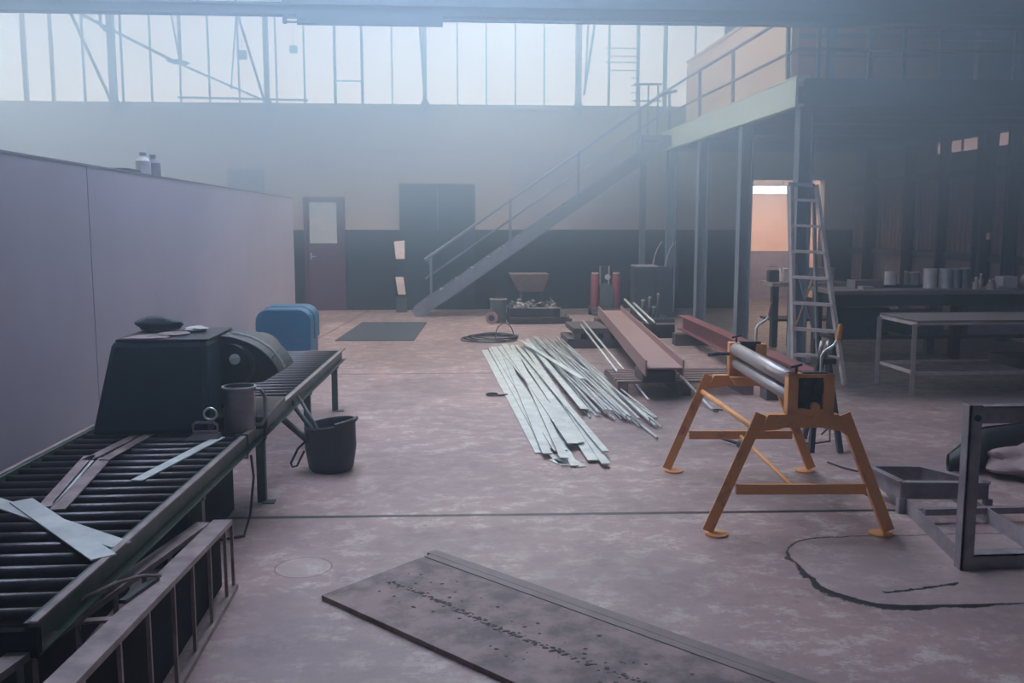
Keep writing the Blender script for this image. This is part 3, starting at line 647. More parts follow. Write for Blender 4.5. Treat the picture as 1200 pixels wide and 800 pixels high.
for y in (4.95, 5.32):   # straps round the rail
    tag(MB().path([(cx(y)-.05, y, ZT+.012), (cx(y)+.006, y, ZT+.012), (cx(y)+.012, y-.01, ZT-.05), (cx(y)+.006, y-.01, ZT-.11), (cx(y)-.05, y, ZT-.11), (cx(y)-.07, y, ZT-.05)], .006, 6, True).build('strap', M['cable']),
        'thin black strap round the conveyor side rail %s' % ('nearer the flat bars' if y < 5.2 else 'beside the jug'), 'strap')
tag(MB().path([(cx(5.0)+.01, 5.0, ZT-.11), (cx(5.0)+.02, 5.0, .3), (cx(5.0)+.0, 4.98, .1), (cx(5)-.02, 4.9, .008), (cx(5)-.2, 4.8, .008)], .007).build('cable', M['cable']), 'black cable hanging from the conveyor rail to the floor', 'cable')
# black boxes added in place of the shade under the conveyor
tag(MB().box(-1.98, -1.45, 1.9, 4.2, 0, .36).build('dark_box', M['black'], bevel=.01), 'added black box for the shade under the near end of the conveyor', 'crate')
tag(MB().box(-1.98, -1.25, 4.45, 5.4, 0.0, .36).build('dark_box', M['black'], bevel=.01), 'added black box for the shade under the conveyor beneath the dark machine', 'crate')

# flat bars lying on the conveyor
ZC = ZT-.028+.024
OFF = [((-1.612,3.747),(-1.746,4.59),.055,'worn','brownish short flat bar on the rollers nearest the partition'),
       ((-1.592,3.80),(-1.70,4.488),.02,'steel','thin shiny strip on the rollers between two brown flat bars'),
       ((-1.547,3.709),(-1.655,4.55),.06,'worn','brownish flat bar on the rollers with its end under another bar'),
       ((-1.729,4.50),(-1.668,5.02),.05,'worn','short dull flat bar lying beside the dark machine base'),
       ((-1.64,4.48),(-1.591,5.10),.05,'worn','dull flat bar touching the dark machine front on the rollers'),
       ((-1.373,4.12),(-1.21,4.959),.055,'steel','single bright flat bar lying slantwise on the open rollers'),
       ((-1.92,3.90),(-1.152,3.27),.075,'steel','grey flat bar crossing underneath another near the rail end'),
       ((-1.735,3.825),(-1.163,3.13),.085,'steel','broad grey flat bar lying on top of the crossing pair')]
for i, (a, b_, wd, m_, lab) in enumerate(OFF):
    z = ZC + .004 + (.006 if i in (4, 7) else 0)
    tag(MB().bar((*a, z), (*b_, z), wd, .005).build('flat_bar_offcut', M[m_]), lab, 'flat bar')

# dark machine on the conveyor
t = thing('bench_machine', 'bulky dark teal metal-cutting machine standing on the roller conveyor', 'machine', (-1.5, 5.3, ZC))
part('housing', MB().hexa([(-1.90,5.02,ZC),(-1.28,5.02,ZC),(-1.28,5.70,ZC),(-1.90,5.70,ZC)], [(-1.77,5.02,1.035),(-1.28,5.02,1.035),(-1.28,5.60,1.035),(-1.77,5.60,1.035)]), M['machine'], t, bevel=.03)
part('lid', MB().box(-1.75, -1.27, 5.03, 5.6, 1.033, 1.045), M['machine2'], t, bevel=.004)
part('motor', MB().lathe([(0,-.24),(.12,-.24),(.14,-.20),(.14,.18),(.11,.22),(.05,.24),(0,.24)], (-1.17, 5.55, .86), 24, (.25,1,0)), M['machine2'], t)
part('wheel_guard', MB().prism([(-1.30,5.32,1.03)] + [(-1.30+.36*math.sin(a), 5.32, .72+.31*math.cos(a)) for a in [1.25*i/10 for i in range(11)]] + [(-1.05,5.32,.76),(-1.30,5.32,.74)], (.03,.36,0)), M['machine2'], t, bevel=.008)
part('guard_edge', MB().path([(-1.24+.34*math.sin(a), 5.31, .735+.31*math.cos(a)) for a in [.1+1.1*i/10 for i in range(11)]], .007, 6), M['steel'], t)
part('arm', MB().hexa([(-1.30,5.30,.62),(-1.22,5.30,.62),(-1.22,5.5,.62),(-1.30,5.5,.62)], [(-1.02,5.34,.84),(-.98,5.34,.92),(-.98,5.46,.92),(-1.02,5.46,.84)]), M['machine2'], t)
part('knob', MB().lathe([(0,-.02),(.025,-.02),(.03,.01),(0,.02)], (-1.19, 5.27, .90), 14, (.3,-1,.2)), M['steel'], t)
part('base', MB().box(-1.30, -1.0, 5.15, 5.75, ZC, .60), M['machine2'], t, bevel=.01)
for x, y, r, lab in ((-1.60,5.12,.10,'pale round disc lying nearest the machine front edge'),(-1.50,5.22,.085,'pale round disc overlapping another on the machine lid')):
    tag(MB().lathe([(.012,0),(r,0),(r,.004),(.012,.004),(.012,0)], (x, y, 1.047 + (.005 if r < .09 else 0)), 24).build('steel_disc', M['worn']), lab, 'disc')
tag(MB().blob((-1.64, 5.42, 1.085), (.13,.075,.045), 3, .3, 3, 1.046).build('cloth_rag', M['darkblue']), 'crumpled dark rag on top of the machine lid', 'rag')
tag(MB().blob((-1.42, 5.36, 1.062), (.07,.05,.016), 5, .4, 3, 1.046).build('cloth_rag', M['white']), 'small crumpled white rag on the machine lid', 'rag')
tag(MB().prism([(-1.73,5.04,1.046),(-1.50,5.04,1.046),(-1.48,5.10,1.046),(-1.70,5.10,1.046)], (0,0,.004)).build('sheet_offcut', M['worn']), 'thin brownish sheet offcut lying along the machine front edge', 'sheet')

t = thing('jug', 'tall dull metal jug with strap handle on the conveyor', 'jug', (-1.13, 5.45, ZC))
part('body', MB().lathe([(0,.0),(.082,.0),(.084,.01),(.084,.235),(.090,.24),(.082,.242),(.080,.012),(0,.012)], (-1.145, 5.45-.3, ZC), 28), M['tin'], t)
part('handle', MB().path([(-1.062, 5.15, ZC+.225), (-1.03, 5.15, ZC+.225), (-1.008, 5.15, ZC+.19), (-1.008, 5.15, ZC+.07), (-1.03, 5.15, ZC+.03), (-1.062, 5.15, ZC+.03)], .010, 8), M['tin'], t)
part('rim', MB().lathe([(.082,.238),(.092,.238),(.092,.246),(.082,.246),(.082,.238)], (-1.145, 5.15, ZC), 28), M['steel'], t)
t = thing('tape_holder', 'small pinkish metal holder lying in front of the dark machine', 'tool', (-1.28, 4.96, ZC))
part('base', MB().hexa([(-1.38,4.90,ZC),(-1.20,4.90,ZC),(-1.20,4.98,ZC),(-1.38,4.98,ZC)], [(-1.34,4.91,ZC+.03),(-1.21,4.91,ZC+.03),(-1.21,4.97,ZC+.03),(-1.34,4.97,ZC+.03)]), M['tin'], t)
part('frame', MB().path([(-1.34,4.93,ZC+.04),(-1.34,4.93,ZC+.08),(-1.325,4.93,ZC+.09),(-1.235,4.93,ZC+.09),(-1.215,4.93,ZC+.075),(-1.215,4.93,ZC+.04)], .008, 6, True), M['worn'], t)
tag(MB().path([(-1.25+.033*math.cos(a), 4.935, ZC+.134+.030*math.sin(a)) for a in [2*PI*i/18 for i in range(18)]], .006, 6, True).build('wire_ring', M['steel']), 'small bright wire ring standing on the pinkish holder beside the jug', 'ring')

# blue bin at the far end
t = thing('storage_bin', 'blue plastic bin with rounded top beyond the conveyor end', 'bin', (-1.66, 9.8, 0))
def rrect(x0, x1, z0, z1, r, y):
    p = [(x0, y, z0), (x1, y, z0)]
    p += [(x1-r+r*math.cos(a), y, z1-r+r*math.sin(a)) for a in [PI/2*i/6 for i in range(7)]]
    p += [(x0+r+r*math.cos(a), y, z1-r+r*math.sin(a)) for a in [PI/2+PI/2*i/6 for i in range(7)]]
    return p
part('body', MB().prism(rrect(-1.95, -1.40, 0, .79, .13, 9.6), (0,.55,0)), M['bluebin'], t, bevel=.015)
part('lid_band', MB().prism(rrect(-1.955, -1.385, .46, .80, .14, 9.85), (0,.33,0)), M['bluebin'], t, bevel=.01)

# rubber bucket on the floor
BX, BY = -.80, 6.28
t = thing('rubber_bucket', 'black rubber bucket of tools on the floor beside the conveyor', 'bucket', (BX, BY, 0))
bm_ = MB().lathe([(0,0),(.135,0),(.150,.02),(.172,.16),(.168,.30),(.176,.315),(.168,.325),(.158,.31),(.160,.16),(.135,.03),(0,.03)], (BX, BY, 0), 32)
for v in bm_.b.verts:
    if v.co.z > .25: v.co.z += (v.co.x-BX)*.13
part('body', bm_, M['rubber'], t)
part('lip', MB().path([(BX+.05,BY-.17,.332),(BX+.12,BY-.135,.345),(BX+.165,BY-.06,.348),(BX+.172,BY+.02,.345)], .016, 8), M['rubber'], t)
part('handle', MB().path([(BX-.165, BY-.04, .20), (BX-.21, BY-.06, .16), (BX-.26, BY-.06, .06), (BX-.25, BY-.06, .035), (BX-.22, BY-.06, .04), (BX-.17, BY-.05, .14)], .008, 6), M['cable'], t)
for k, (dx, dy, dz, r, m_, lab) in enumerate(((-.34,-.02,.40,.012,'alum','thin pale-tipped bar leaning out of the rubber bucket'), (-.27,.02,.47,.016,'ggrey','grey bar standing highest out of the rubber bucket'), (-.30,-.06,.37,.022,'dark','thick black handle leaning out of the rubber bucket'), (-.20,.05,.45,.012,'ggrey','short grey bar leaning at the bucket back'))):
    u_ = thing('hand_tool', lab, 'tool', (BX-.1, BY+dy, .05))
    a, b_ = V((BX+.02, BY+dy, .06)), V((BX+dx, BY+dy*1.5, dz))
    part('shaft', MB().rod(a, b_, r), M[m_], u_)
    part('tip', MB().rod(b_, b_+(b_-a)*.12, r*1.2, 8, r*.6), M['alum' if k != 2 else 'dark'], u_)

# ------------------------------------------------------------------ lattice frame at the near left
t = thing('lattice_frame', 'long worn steel lattice frame of rails and bars beside the conveyor', 'frame', (-1.05, 3.1, 0))
A0, A1 = V((-1.02, 4.17, .318)), V((-1.01, 1.95, .495))
B0, B1 = V((-1.10, 4.15, .315)), V((-1.27, 1.95, .49))
C0, C1 = V((-.982, 4.18, .014)), V((-.970, 1.95, .014))
D0, D1 = V((-1.11, 4.15, .014)), V((-1.27, 1.95, .014))
part('top_rail', MB().bar(A0, A1, .085, .024), M['worn'], t, bevel=.002)
part('top_rail', MB().bar(B0, B1, .062, .024), M['worn'], t, bevel=.002)
part('bottom_rail', MB().bar(C0, C1, .035, .022), M['worn'], t)
part('bottom_rail', MB().bar(D0, D1, .035, .022), M['worn'], t)
for y in (4.165, 4.03, 3.76, 3.50, 3.25, 2.97, 2.70, 2.42, 2.15):
    f = (A0.y-y)/(A0.y-A1.y)
    a = A0.lerp(A1, f); part('bar', MB().bar((C0.lerp(C1, f).x, y, .02), (C0.lerp(C1, f).x, y, a.z-.008), .013, .013, up=(0,1,0)), M['worn'], t)
    b_, d = B0.lerp(B1, f), D0.lerp(D1, f); part('bar', MB().bar(d, b_+V((0,0,-.01)), .013, .013, up=(0,1,0)), M['worn'], t)
part('shade_panel', MB().prism([C0+V((-.05,-.02,.01)), C1+V((-.055,0,.01)), (A1.x-.01, A1.y, A1.z-.014), (A0.x-.01, A0.y-.02, A0.z-.014)], (-.012,0,0)), M['black'], t, label='black sheet standing in for the shade behind the front bars')  # sheet added where there is only shade between the bars
for f in (0.004, .55, 1.0):
    part('end_plate', MB().bar(A0.lerp(A1, f)+V((0,0,-.018)), B0.lerp(B1, f)+V((0,0,-.018)), .03, .010), M['worn'], t)
tag(MB().path([(-1.22,2.90,.440),(-1.18,3.01,.450),(-1.12,3.12,.452),(-1.06,3.21,.440),(-1.02,3.26,.418)], .006, 6).build('curved_strip', M['worn']), 'thin springy curved strip resting across the lattice frame rails', 'strip')
tag(MB().bar((-1.065, 3.00, .431), (-1.035, 3.26, .410), .024, .012).build('bar_offcut', M['dark']), 'short dark bar offcut resting on the lattice frame top', 'bar')

# ------------------------------------------------------------------ big plate on the floor
PA, PB = V((-.569, 4.021, 0)), V((-.054, 4.559, 0)); PD = V((.724, -.775, 0)).normalized(); LN = 2.6
PW = (PB-PA).normalized(); wid = (PB-PA).length
t = thing('steel_plate', 'big dirty grooved steel plate lying flat on the bare floor', 'plate', tuple(PA))
def slab(u0, u1, z0, z1, l0=0., l1=LN):
    q = [PA+PW*u0+PD*l0, PA+PW*u1+PD*l0, PA+PW*u1+PD*l1, PA+PW*u0+PD*l1]
    return MB().prism([(p.x, p.y, z0) for p in q], (0,0,z1-z0))
part('sheet', slab(0, wid-.115, 0, .024), M['plate'], t, bevel=.002)
part('edge_strip', slab(wid-.108, wid-.065, 0, .024, .0), M['plate_edge'], t, bevel=.002)
part('edge_strip', slab(wid-.060, wid, 0, .022, -.03), M['plate_edge'], t, bevel=.002)
bd = MB()
for i in range(420):
    l = .10 + random.random()*2.3; u = wid*.40 + random.gauss(0, .010) + .012*math.sin(l*5)
    p = PA+PW*u+PD*l
    if random.random() < .25: p += PW*random.gauss(0,.09)
    s_ = random.uniform(.002,.006)
    bd.blob((p.x, p.y, .024), (s_*2.0, s_*1.6, s_*.55), i, .5, 1)
o = part('weld_bead', bd, M['bead'], t, label='dark crusty line of debris along the plate'); o['kind'] = 'stuff'

# ------------------------------------------------------------------ orange slip roll
t = thing('rolling_machine', 'orange hand-cranked sheet rolling machine on splayed legs', 'rolling machine', (1.90, 5.385, 0), -math.atan(.08/1.29))
OR = M['orange']; H = .645
def lp(name, mb, m, par=t, **k): return part(name, mb, m, par, local=True, **k)
for s in (-1, 1):
    y = s*H
    for sx in (-1, 1):
        lg = lp('leg', MB().prof(ANG(.058, .045, .008), (sx*.44-.02, y, .008), (sx*.175-.02, y, .645), up=(0,1,0)), OR) if sx < 0 else lp('leg', MB().prof([(-a, b_) for a, b_ in ANG(.058, .045, .008)], (sx*.44+.02, y, .008), (sx*.175+.02, y, .645), up=(0,1,0)), OR)
        lp('foot', MB().lathe([(0,0),(.062,0),(.062,.01),(0,.012)], (sx*.44, y, 0), 16), OR, lg)
    lp('cross_bar', MB().box(-.345, .345, y-.02, y+.006, .225, .280), OR, bevel=.002)
    lp('top_plate', MB().prism([(-.185,y-.012,.655),(.185,y-.012,.655),(.225,y-.012,.565),(.13,y-.012,.575),(.10,y-.012,.585),(-.10,y-.012,.585),(-.13,y-.012,.575),(-.225,y-.012,.565)], (0,.05,0)), OR)
    # upright housing: frame around an open gear window
    x0, x1, z0, z1 = -.095, .150, .655, .875
    hs = MB().box(x0, x0+.055, y-.035, y+.035, z0, z1).box(x1-.06, x1, y-.035, y+.035, z0, z1).box(x0, x1, y-.035, y+.035, z0, z0+.035).box(x0, x1, y-.035, y+.035, z1-.022, z1)
    if s > 0: hs = MB().box(x0, x0+.07, y-.035, y+.035, z0, z1).box(x1-.07, x1, y-.035, y+.035, z0, z1-.01).box(x0, x1, y-.035, y+.035, z0, z0+.06)
    hp = lp('housing', hs, OR, bevel=.004)
    gx = .5*(x0+x1)
    lp('backing', MB().box(x0+.02, x1-.02, y-.012, y+.012, z0+.02, z1-.03), M['grease'], hp)
    if s < 0:
        for (cx_, cz, r) in ((.045,.705,.040),(-.005,.765,.038),(.070,.800,.034),(.01,.825,.024)):
            gear = MB().lathe([(0,-.012),(r,-.012),(r,.012),(0,.012)], (cx_, y-.022, cz), 18, (0,1,0))
            for k in range(14):
                a = 2*PI*k/14
                gear.bar((cx_+r*.9*math.cos(a), y-.022, cz+r*.9*math.sin(a)), (cx_+(r+.009)*math.cos(a), y-.022, cz+(r+.009)*math.sin(a)), .022, .008, up=(0,1,0))
            gp = lp('gear', gear, M['machine2'])
        lp('hub', MB().lathe([(0,-.02),(.022,-.02),(.022,.02),(0,.02)], (.045, y-.045, .705), 14, (0,1,0)), OR)
    lp('saddle', MB().box(-.02, .11, y-.03, y+.03, z1-.03, z1+.006), M['machine2'])
    cr = lp('crank', MB().path([(.085,y,.66),(.085,y,.90),(.085,y,.965),(.095,y,.985),(.145,y,1.02),(.165,y,1.05),(.172,y,1.075)], .0085), M['steel'])
    lp('grip', MB().lathe([(0,0),(.012,0),(.015,.02),(.013,.07),(.010,.085),(0,.09)], (.168,y,1.045), 12, (.12,0,1)), M['orange'] if s < 0 else M['rust'], cr)
    lp('screw', MB().rod((-.045,y,z1-.02), (-.045,y,z1+.035), .007).bar((-.075,y,z1+.03), (-.015,y,z1+.045), .012, .012), M['machine2'])
lp('roll', MB().rod((-.052,-H+.03,.832), (-.052,H-.03,.832), .042, 24), M['chrome'])
lp('roll', MB().rod((-.045,-H+.03,.738), (-.045,H-.03,.738), .036, 24), M['chrome'])
lp('roll', MB().rod((.085,-H+.03,.755), (.085,H-.03,.755), .036, 24), M['chrome'])
lp('tie_bar', MB().rod((-.262,H-.02,.545), (-.225,-H,.560), .017), OR)
lp('tie_bar', MB().rod((.235,H-.02,.545), (.235,-H,.560), .017), OR)
lp('stretcher', MB().rod((.0,H,.245), (-.02,-H,.245), .012), OR)
lp('tray', MB().prism([(-.10,H-.05,.655),(.12,H-.05,.655),(.09,H-.05,.60),(-.06,H-.05,.60)], (0,-.06,0)), OR)
hl = lp('lever', MB().rod((-.095,H-.02,.80), (-.16,H-.02,.80), .012).rod((-.15,H-.02,.80), (-.235,H-.02,.795), .013), M['machine2'])

tag(MB().rod((2.03, 6.95, .035), (2.16, 6.62, .035), .013).rod((2.14,6.67,.035),(2.18,6.57,.035),.03).build('grip_tool', M['dark']), 'small dark knob-ended tool on the floor between the orange legs', 'tool')

# dark pipe stand behind the slip roll
t = thing('pipe_stand', 'dark splayed stand with two pale rollers behind the orange machine', 'stand', (2.72, 6.55, 0))
for sx, yy in ((-.10,6.5),(.11,6.48)):
    part('leg', MB().bar((2.72+sx, yy, .0), (2.72+sx*.35, 6.6, .66), .035, .04, up=(0,1,0)), M['darkblue'], t)
part('leg', MB().bar((2.74, 6.95, 0), (2.72, 6.62, .66), .035, .035, up=(0,1,0)), M['darkblue'], t)
part('head', MB().box(2.66, 2.80, 6.55, 6.68, .64, .68), M['dark'], t)
for x in (2.70, 2.745): part('roller', MB().rod((x, 6.62, .68), (x+.02, 6.62, .80), .016), M['alum'], t)
tag(MB().path([(2.62,6.2,.008),(2.66,6.05,.008),(2.72,5.95,.008),(2.78,5.98,.008),(2.92,6.3,.008)] , .007).build('cable', M['cable']), 'thin black cable on the floor beside the orange machine leg', 'cable')
tag(MB().path([(2.66,6.75,.01),(2.72,6.7,.02),(2.85,6.72,.03),(2.92,6.9,.10),(2.90,7.0,.02)], .007).build('cable', M['cable']), 'black cable loop on the floor under the dark stand', 'cable')

# ------------------------------------------------------------------ step ladder
t = thing('step_ladder', 'tall aluminium step ladder standing against the mezzanine column', 'ladder', (3.85, 9.8, 0))
L0, L1 = V((3.66, 9.62, 0)), V((3.66, 9.92, 2.07)); R0, R1 = V((4.07, 9.30, 0)), V((3.885, 9.80, 2.05))
part('front_rail', MB().bar(L0, L1, .035, .07, up=(0,1,0)), M['alum'], t)
part('front_rail', MB().bar(R0, R1, .035, .07, up=(0,1,0)), M['alum'], t)
for i in range(1, 8):
    f = i/7.6
    part('tread', MB().bar(L0.lerp(L1, f), R0.lerp(R1, f), .09, .03), M['alum'], t)
part('top_cap', MB().bar(L1+V((0,.05,0)), R1+V((0,.05,0)), .16, .04), M['mezz_d'], t)
for a, b_ in (((3.98, 10.52, 0), L1), ((4.22, 10.38, 0), R1)):
    part('rear_leg', MB().bar(a, V(b_)+V((0,.06,-.02)), .025, .05, up=(0,1,0)), M['mezz_d'], t)
part('rear_brace', MB().bar((3.93, 10.45, .35), (4.08, 10.15, 1.2), .012, .03, up=(0,1,0)), M['yellowish'], t)
part('rear_brace', MB().bar((4.16, 10.33, .35), (3.85, 10.2, 1.2), .012, .03, up=(0,1,0)), M['mezz_d'], t)

# ------------------------------------------------------------------ benches under the mezzanine
t = thing('work_table', 'angle-iron work table with grey top on the open floor', 'table', (5.7, 9.0, 0))
part('table_top', MB().box(4.46, 7.4, 8.60, 9.40, .715, .735), M['bench'], t)
part('apron', MB().box(4.46, 7.4, 8.60, 8.615, .69, .715).box(4.46, 4.475, 8.6, 9.4, .68, .725), M['alum'], t)
for x, y in ((4.48,8.63),(4.48,9.37),(7.3,8.63),(7.3,9.37)):
    part('leg', MB().prof(ANG(.045, .045, .006), (x-.02, y-.02, 0), (x-.02, y-.02, .70)), M['alum'], t)
part('stretcher', MB().bar((4.48,8.63,.22), (7.3,8.63,.22), .03, .03).bar((4.48,8.63,.22), (4.48,9.37,.22), .03, .03).bar((4.48,9.37,.22), (7.3,9.37,.22), .03, .03), M['alum'], t)
tag(MB().box(5.6, 7.2, 8.75, 9.3, .237, .33).build('steel_sheets', M['dark']), 'dark slab resting on the lower rails of the work table', 'slab')
t = thing('workbench', 'long dark workbench crowded with cans behind the work table', 'workbench', (6.3, 11.2, 0))
part('bench_top', MB().box(4.62, 7.85, 10.85+.1, 11.75, .80, .85), M['bench'], t, bevel=.004)
for x in (4.7, 6.2, 7.7):
    part('leg', MB().box(x-.05, x+.05, 11.0, 11.1, 0, .80), M['dark'], t)
    part('leg', MB().box(x-.05, x+.05, 11.6, 11.7, 0, .80), M['dark'], t)
part('apron', MB().box(4.65, 7.8, 11.0, 11.03, .66, .80), M['dark'], t)
part('lower_shelf', MB().box(4.65, 7.8, 11.05, 11.7, .25, .29), M['dark'], t)
for x0, x1, h, lab in ((4.8,5.4,.34,'dark crate on the workbench lower shelf nearest the ladder'),(5.6,6.1,.28,'dark crate in the middle of the workbench lower shelf'),(6.4,7.3,.36,'wide dark crate on the workbench lower shelf')):
    tag(MB().box(x0, x1, 11.12, 11.6, .29, .29+h).build('dark_box', M['pgrey' if x0 > 6 else 'darkblue'], bevel=.01), lab, 'crate')
tag(MB().box(5.05, 5.42, 11.35, 11.6, .85, .95).build('pale_plank', M['bench'], bevel=.004), 'flat pale box lying at the ladder end of the workbench', 'box')
tag(MB().box(5.04, 5.18, 11.1, 11.25, .85, .89).build('pale_tray', M['worn'], bevel=.004), 'small low tray in front of the flat pale box', 'tray')
tag(MB().box(5.42, 6.0, 11.42, 11.68, .85, .885).build('raised_board', M['dark']), 'dark board under two cans at the back of the workbench', 'board')
CANS = [(5.58,11.52,.885,.072,.155,'white','pale can on the dark board, nearest the ladder'),(5.77,11.5,.885,.022,.16,'tin','slim grey canister between two larger cans'),(5.88,11.52,.885,.068,.15,'tin','grey can at the end of the dark board'),
        (6.01,11.35,.85,.080,.235,'white','tall pale can left of the tight can row'),(6.19,11.33,.85,.074,.235,'white','tall pale can first in the tight row of three'),(6.335,11.34,.85,.066,.23,'pgrey','tall purple-grey can inside the tight row'),(6.46,11.35,.85,.058,.24,'tin','tall dull can beside the clear bottles')]
for x, y, z, r, h, m_, lab in CANS:
    t = thing('paint_can', lab, 'can', (x, y, z))
    part('body', MB().lathe([(0,0),(r,0),(r,h),(0,h)], (x, y, z), 20), M[m_], t)
    part('lid', MB().lathe([(r*.8,h),(r*1.04,h),(r*1.04,h+.010),(r*.85,h+.012),(0,h+.008)], (x, y, z), 20), M['steel'], t)
for x, y, r, h, m_, lab in ((6.46,11.1,.035,.13,'bottle','cloudy bottle in front of the tall dull can'),(6.58,11.2,.03,.17,'tin','grey bottle standing tallest among the clear bottles'),(6.63,11.08,.04,.10,'bottle','squat cloudy jar among the bottles'),(6.72,11.15,.028,.11,'ggrey','small dark jar beside the white carton')):
    t = thing('bottle', lab, 'bottle', (x, y, .85))
    part('body', MB().lathe([(0,0),(r,0),(r,h*.65),(r*.45,h*.8),(r*.45,h),(0,h)], (x, y, .85), 14), M[m_], t)
    part('cap', MB().lathe([(r*.55,0),(r*.55,.02),(0,.022)], (x, y, .85+h), 10), M['white'], t)
t = thing('carton', 'white square carton at the far end of the bottle cluster', 'carton', (6.98, 11.3, .85))
part('box', MB().box(6.88, 7.07, 11.22, 11.4, .85, 1.0), M['white'], t, bevel=.004)
part('flap', MB().bar((6.80,11.25,.86), (6.88,11.25,.89), .10, .004), M['white'], t)
tag(MB().blob((7.27,11.3,.95), (.10,.09,.10), 2, .2, 3, .85).build('plastic_sack', M['white']), 'pale rounded sack on the workbench beside the white carton', 'sack')
tag(MB().lathe([(0,0),(.07,0),(.085,.11),(.07,.11),(0,.02)], (7.38,11.12,.85), 18).build('bowl', M['yellowish']), 'ochre bowl in front of the pale rounded sack', 'bowl')
t = thing('side_bench', 'narrow bench before the lit back room, behind the ladder', 'bench', (4.7, 12.5, 0))
part('bench_top', MB().box(4.30, 5.35, 12.2, 12.8, .82, .87), M['worn'], t)
for x in (4.38, 4.62, 5.28): part('leg', MB().box(x-.04, x+.04, 12.28, 12.38, 0, .82), M['dark'], t)
part('shelf', MB().box(4.33, 5.3, 12.25, 12.75, .35, .38), M['dark'], t)
t = thing('grinder', 'dark bench tool with bright top edge on the narrow bench', 'tool', (4.36, 12.45, .87))
part('body', MB().box(4.32, 4.46, 12.38, 12.52, .87, 1.03), M['dark'], t, bevel=.02)
part('guard', MB().path([(4.30,12.37,1.08),(4.42,12.37,1.09),(4.48,12.37,1.05),(4.48,12.37,.98)], .012), M['steel'], t)
tag(MB().box(4.52, 4.68, 12.4, 12.6, .87, 1.05).build('carton', M['paper'], bevel=.004), 'small pink carton on the narrow bench beside the dark tool', 'carton')
tag(MB().box(4.70, 5.2, 12.35, 12.6, .87, 1.06).build('carton', M['worn'], bevel=.004), 'long brownish carton on the narrow bench behind the ladder', 'carton')
tag(MB().box(4.66, 4.9, 12.3, 12.6, .38, .66).build('carton', M['rust'], bevel=.004), 'reddish carton on the low shelf of the narrow bench', 'carton')
tag(MB().box(7.84, 7.86, 13.2, 13.28, 1.42, 1.52).build('switch_plate', M['paper']), 'small pale switch on the dark post above the cans', 'switch')

# ------------------------------------------------------------------ angle iron frame at the right
t = thing('iron_frame', 'grey angle-iron frame with upright end on the cracked floor', 'frame', (2.9, 4.9, 0))
G_ = M['grey_l']
def xl(y): return 2.475 + (y-4.17)*.165
part('upright', MB().box(2.44, 2.450, 4.17, 4.235, 0, .805).box(2.44, 2.500, 4.17, 4.180, 0, .805), G_, t)
part('upright', MB().box(3.40, 3.412, 4.17, 4.25, 0, .805).box(3.33, 3.412, 4.17, 4.182, 0, .805), G_, t)
tr = part('top_rail', MB().box(2.452, 3.40, 4.182, 4.194, .715, .795).box(2.452, 3.40, 4.182, 4.25, .789, .795), G_, t)
part('bolt', MB().lathe([(0,0),(.016,0),(.016,.012),(0,.014)], (2.475, 4.170, .745), 10, (0,-1,0)), M['dark'], tr)
part('bottom_rail', MB().box(2.452, 3.40, 4.182, 4.194, 0, .07).box(2.452, 3.40, 4.182, 4.27, .064, .07), G_, t)
part('side_rail', MB().prof(ANG(.05, .085, .006), (2.46, 4.20, 0), (2.74, 5.80, 0)), G_, t)
part('side_rail', MB().prof(ANG(.05, .085, .006), (2.92, 4.26, 0), (3.06, 5.75, 0)), G_, t)
part('cross_rail', MB().box(2.62, 3.5, 4.86, 4.90, .05, .085), G_, t)
q = [V((2.555,5.43,0)), V((2.865,5.40,0)), V((3.07,5.02,0)), V((2.585,5.07,0))]
for i in range(4):
    a, b_ = q[i], q[(i+1) % 4]
    part('raised_rail', MB().bar((a.x, a.y, .135), (b_.x, b_.y, .135), .012, .10).bar((a.x, a.y, .183), (b_.x, b_.y, .183), .045, .008), G_, t)
for p in q: part('stub_leg', MB().box(p.x-.02, p.x+.02, p.y-.02, p.y+.02, 0, .09), G_, t)
t = thing('sheet_duct', 'dark open-ended bent duct on the floor behind the upright frame', 'duct', (3.5, 5.9, 0))
dm = MB(); n = 20
ring0 = [(3.30+.02*math.cos(a), 5.87+.06*math.cos(a), .075+.062*math.sin(a)) for a in [2*PI*i/n for i in range(n)]]
ring1 = [(3.62+.03*math.cos(a), 6.02+.15*math.cos(a), .14+.135*math.sin(a)) for a in [2*PI*i/n for i in range(n)]]
ring2 = [(4.05, 6.1+.17*math.cos(a), .15+.145*math.sin(a)) for a in [2*PI*i/n for i in range(n)]]
rs = [[dm.b.verts.new(p) for p in r] for r in (ring0, ring1, ring2)]
for A, B in zip(rs, rs[1:]):
    for k in range(n): dm._face([A[k], A[(k+1)%n], B[(k+1)%n], B[k]], True)
o = part('tube', dm, M['dark'], t); md = o.modifiers.new('wall', 'SOLIDIFY'); md.thickness = .006
part('seam', MB().path([(3.31,5.87,.138),(3.62,6.02,.278),(4.05,6.1,.298)], .006, 6), M['dark'], t)
t = thing('canvas_bundle', 'dusty pink canvas bundle on the floor past the upright frame', 'bundle', (3.75, 5.6, 0))
part('canvas', MB().blob((3.95, 5.75, .10), (.42,.26,.125), 4, .35, 4, 0.), M['canvas'], t)
part('fold', MB().blob((3.86, 5.52, .08), (.20,.13,.10), 8, .3, 4, 0.), M['canvas'], t)
part('tie', MB().path([(3.72,5.53,.02),(3.74,5.46,.12),(3.80,5.46,.19),(3.86,5.56,.21)], .008, 6), M['alum'], t)

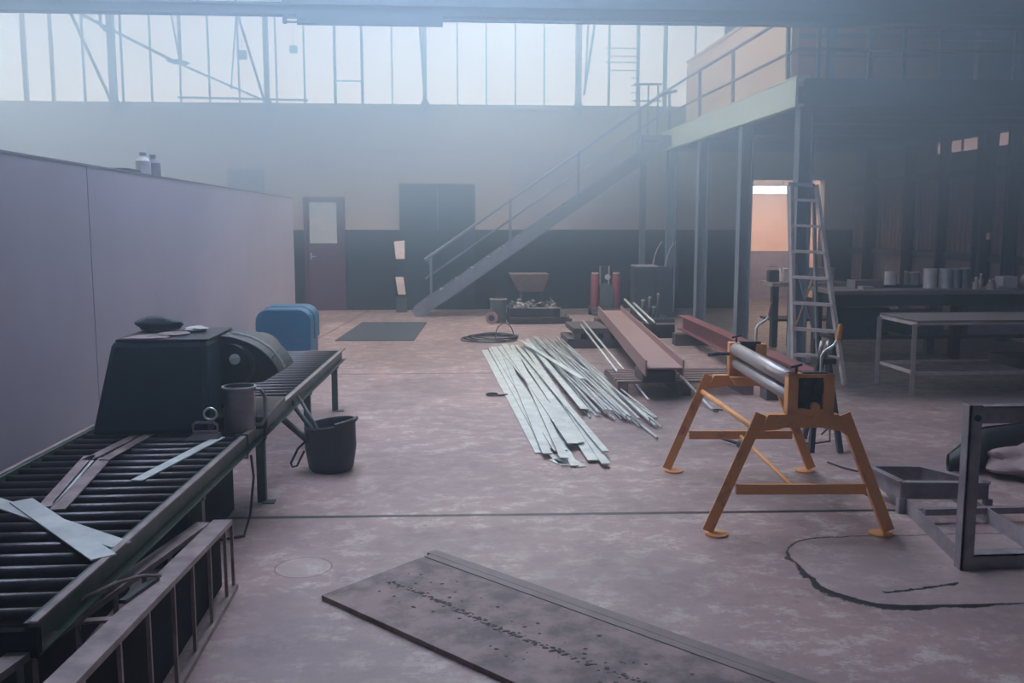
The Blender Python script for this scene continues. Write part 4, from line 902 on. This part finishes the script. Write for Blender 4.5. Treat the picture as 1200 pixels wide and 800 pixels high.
# ------------------------------------------------------------------ haze, camera, output look
HAZE = (.60, .80, .98)      # bluish haze; what it does not scatter it soaks up, so white light stays white through it
wd = bpy.data.worlds.new('hall_air'); sc.world = wd; wd.use_nodes = True
nt = wd.node_tree; nt.nodes.clear()
wo = nt.nodes.new('ShaderNodeOutputWorld'); bg = nt.nodes.new('ShaderNodeBackground'); bg.inputs['Strength'].default_value = 0
vs = nt.nodes.new('ShaderNodeVolumeScatter'); vs.inputs['Color'].default_value = (*HAZE, 1); vs.inputs['Anisotropy'].default_value = .6
# graded haze imitates the lens veil: thin near the floor, denser above head height
geo = nt.nodes.new('ShaderNodeNewGeometry'); sp = nt.nodes.new('ShaderNodeSeparateXYZ'); mr = nt.nodes.new('ShaderNodeMapRange')
mr.interpolation_type = 'SMOOTHSTEP'
for k, v in (('From Min', 1.0), ('From Max', 3.0), ('To Min', .012), ('To Max', .135)): mr.inputs[k].default_value = v
nt.links.new(geo.outputs['Position'], sp.inputs[0]); nt.links.new(sp.outputs['Z'], mr.inputs['Value']); nt.links.new(mr.outputs['Result'], vs.inputs['Density'])
wd.cycles.volume_step_size = 1.2
va = nt.nodes.new('ShaderNodeVolumeAbsorption'); va.inputs['Color'].default_value = (HAZE[0], HAZE[1], HAZE[2], 1)
nt.links.new(mr.outputs['Result'], va.inputs['Density']); ad = nt.nodes.new('ShaderNodeAddShader')
nt.links.new(vs.outputs[0], ad.inputs[0]); nt.links.new(va.outputs[0], ad.inputs[1])
nt.links.new(bg.outputs[0], wo.inputs['Surface']); nt.links.new(ad.outputs[0], wo.inputs['Volume'])

def area(name, loc, rot, sx, sy, e, col):
    l = bpy.data.lights.new(name, 'AREA'); l.shape = 'RECTANGLE'; l.size = sx; l.size_y = sy; l.energy = e; l.color = col
    o = bpy.data.objects.new(name, l); COL.objects.link(o); o.location = loc; o.rotation_euler = rot
    return o
area('annex_lamp', (6.9, 19.3, 2.85), (0,0,0), 1.6, 1.2, 95, (1.0,.80,.66))

cam = bpy.data.cameras.new('camera'); co = bpy.data.objects.new('camera', cam); COL.objects.link(co)
cam.sensor_width = 36; cam.lens = 1100/1200*36; cam.clip_start = .05; cam.clip_end = 200
co.location = (0, 0, 1.65)
co.rotation_euler = (PI/2 - math.atan(138/1100), 0, -math.atan(75/1100))
sc.camera = co
vw = sc.view_settings; vw.view_transform = 'Standard'; vw.look = 'None'; vw.gamma = 1; vw.use_curve_mapping = False; vw.exposure = 0.15
sc.cycles.max_bounces = 6; sc.cycles.volume_bounces = 1
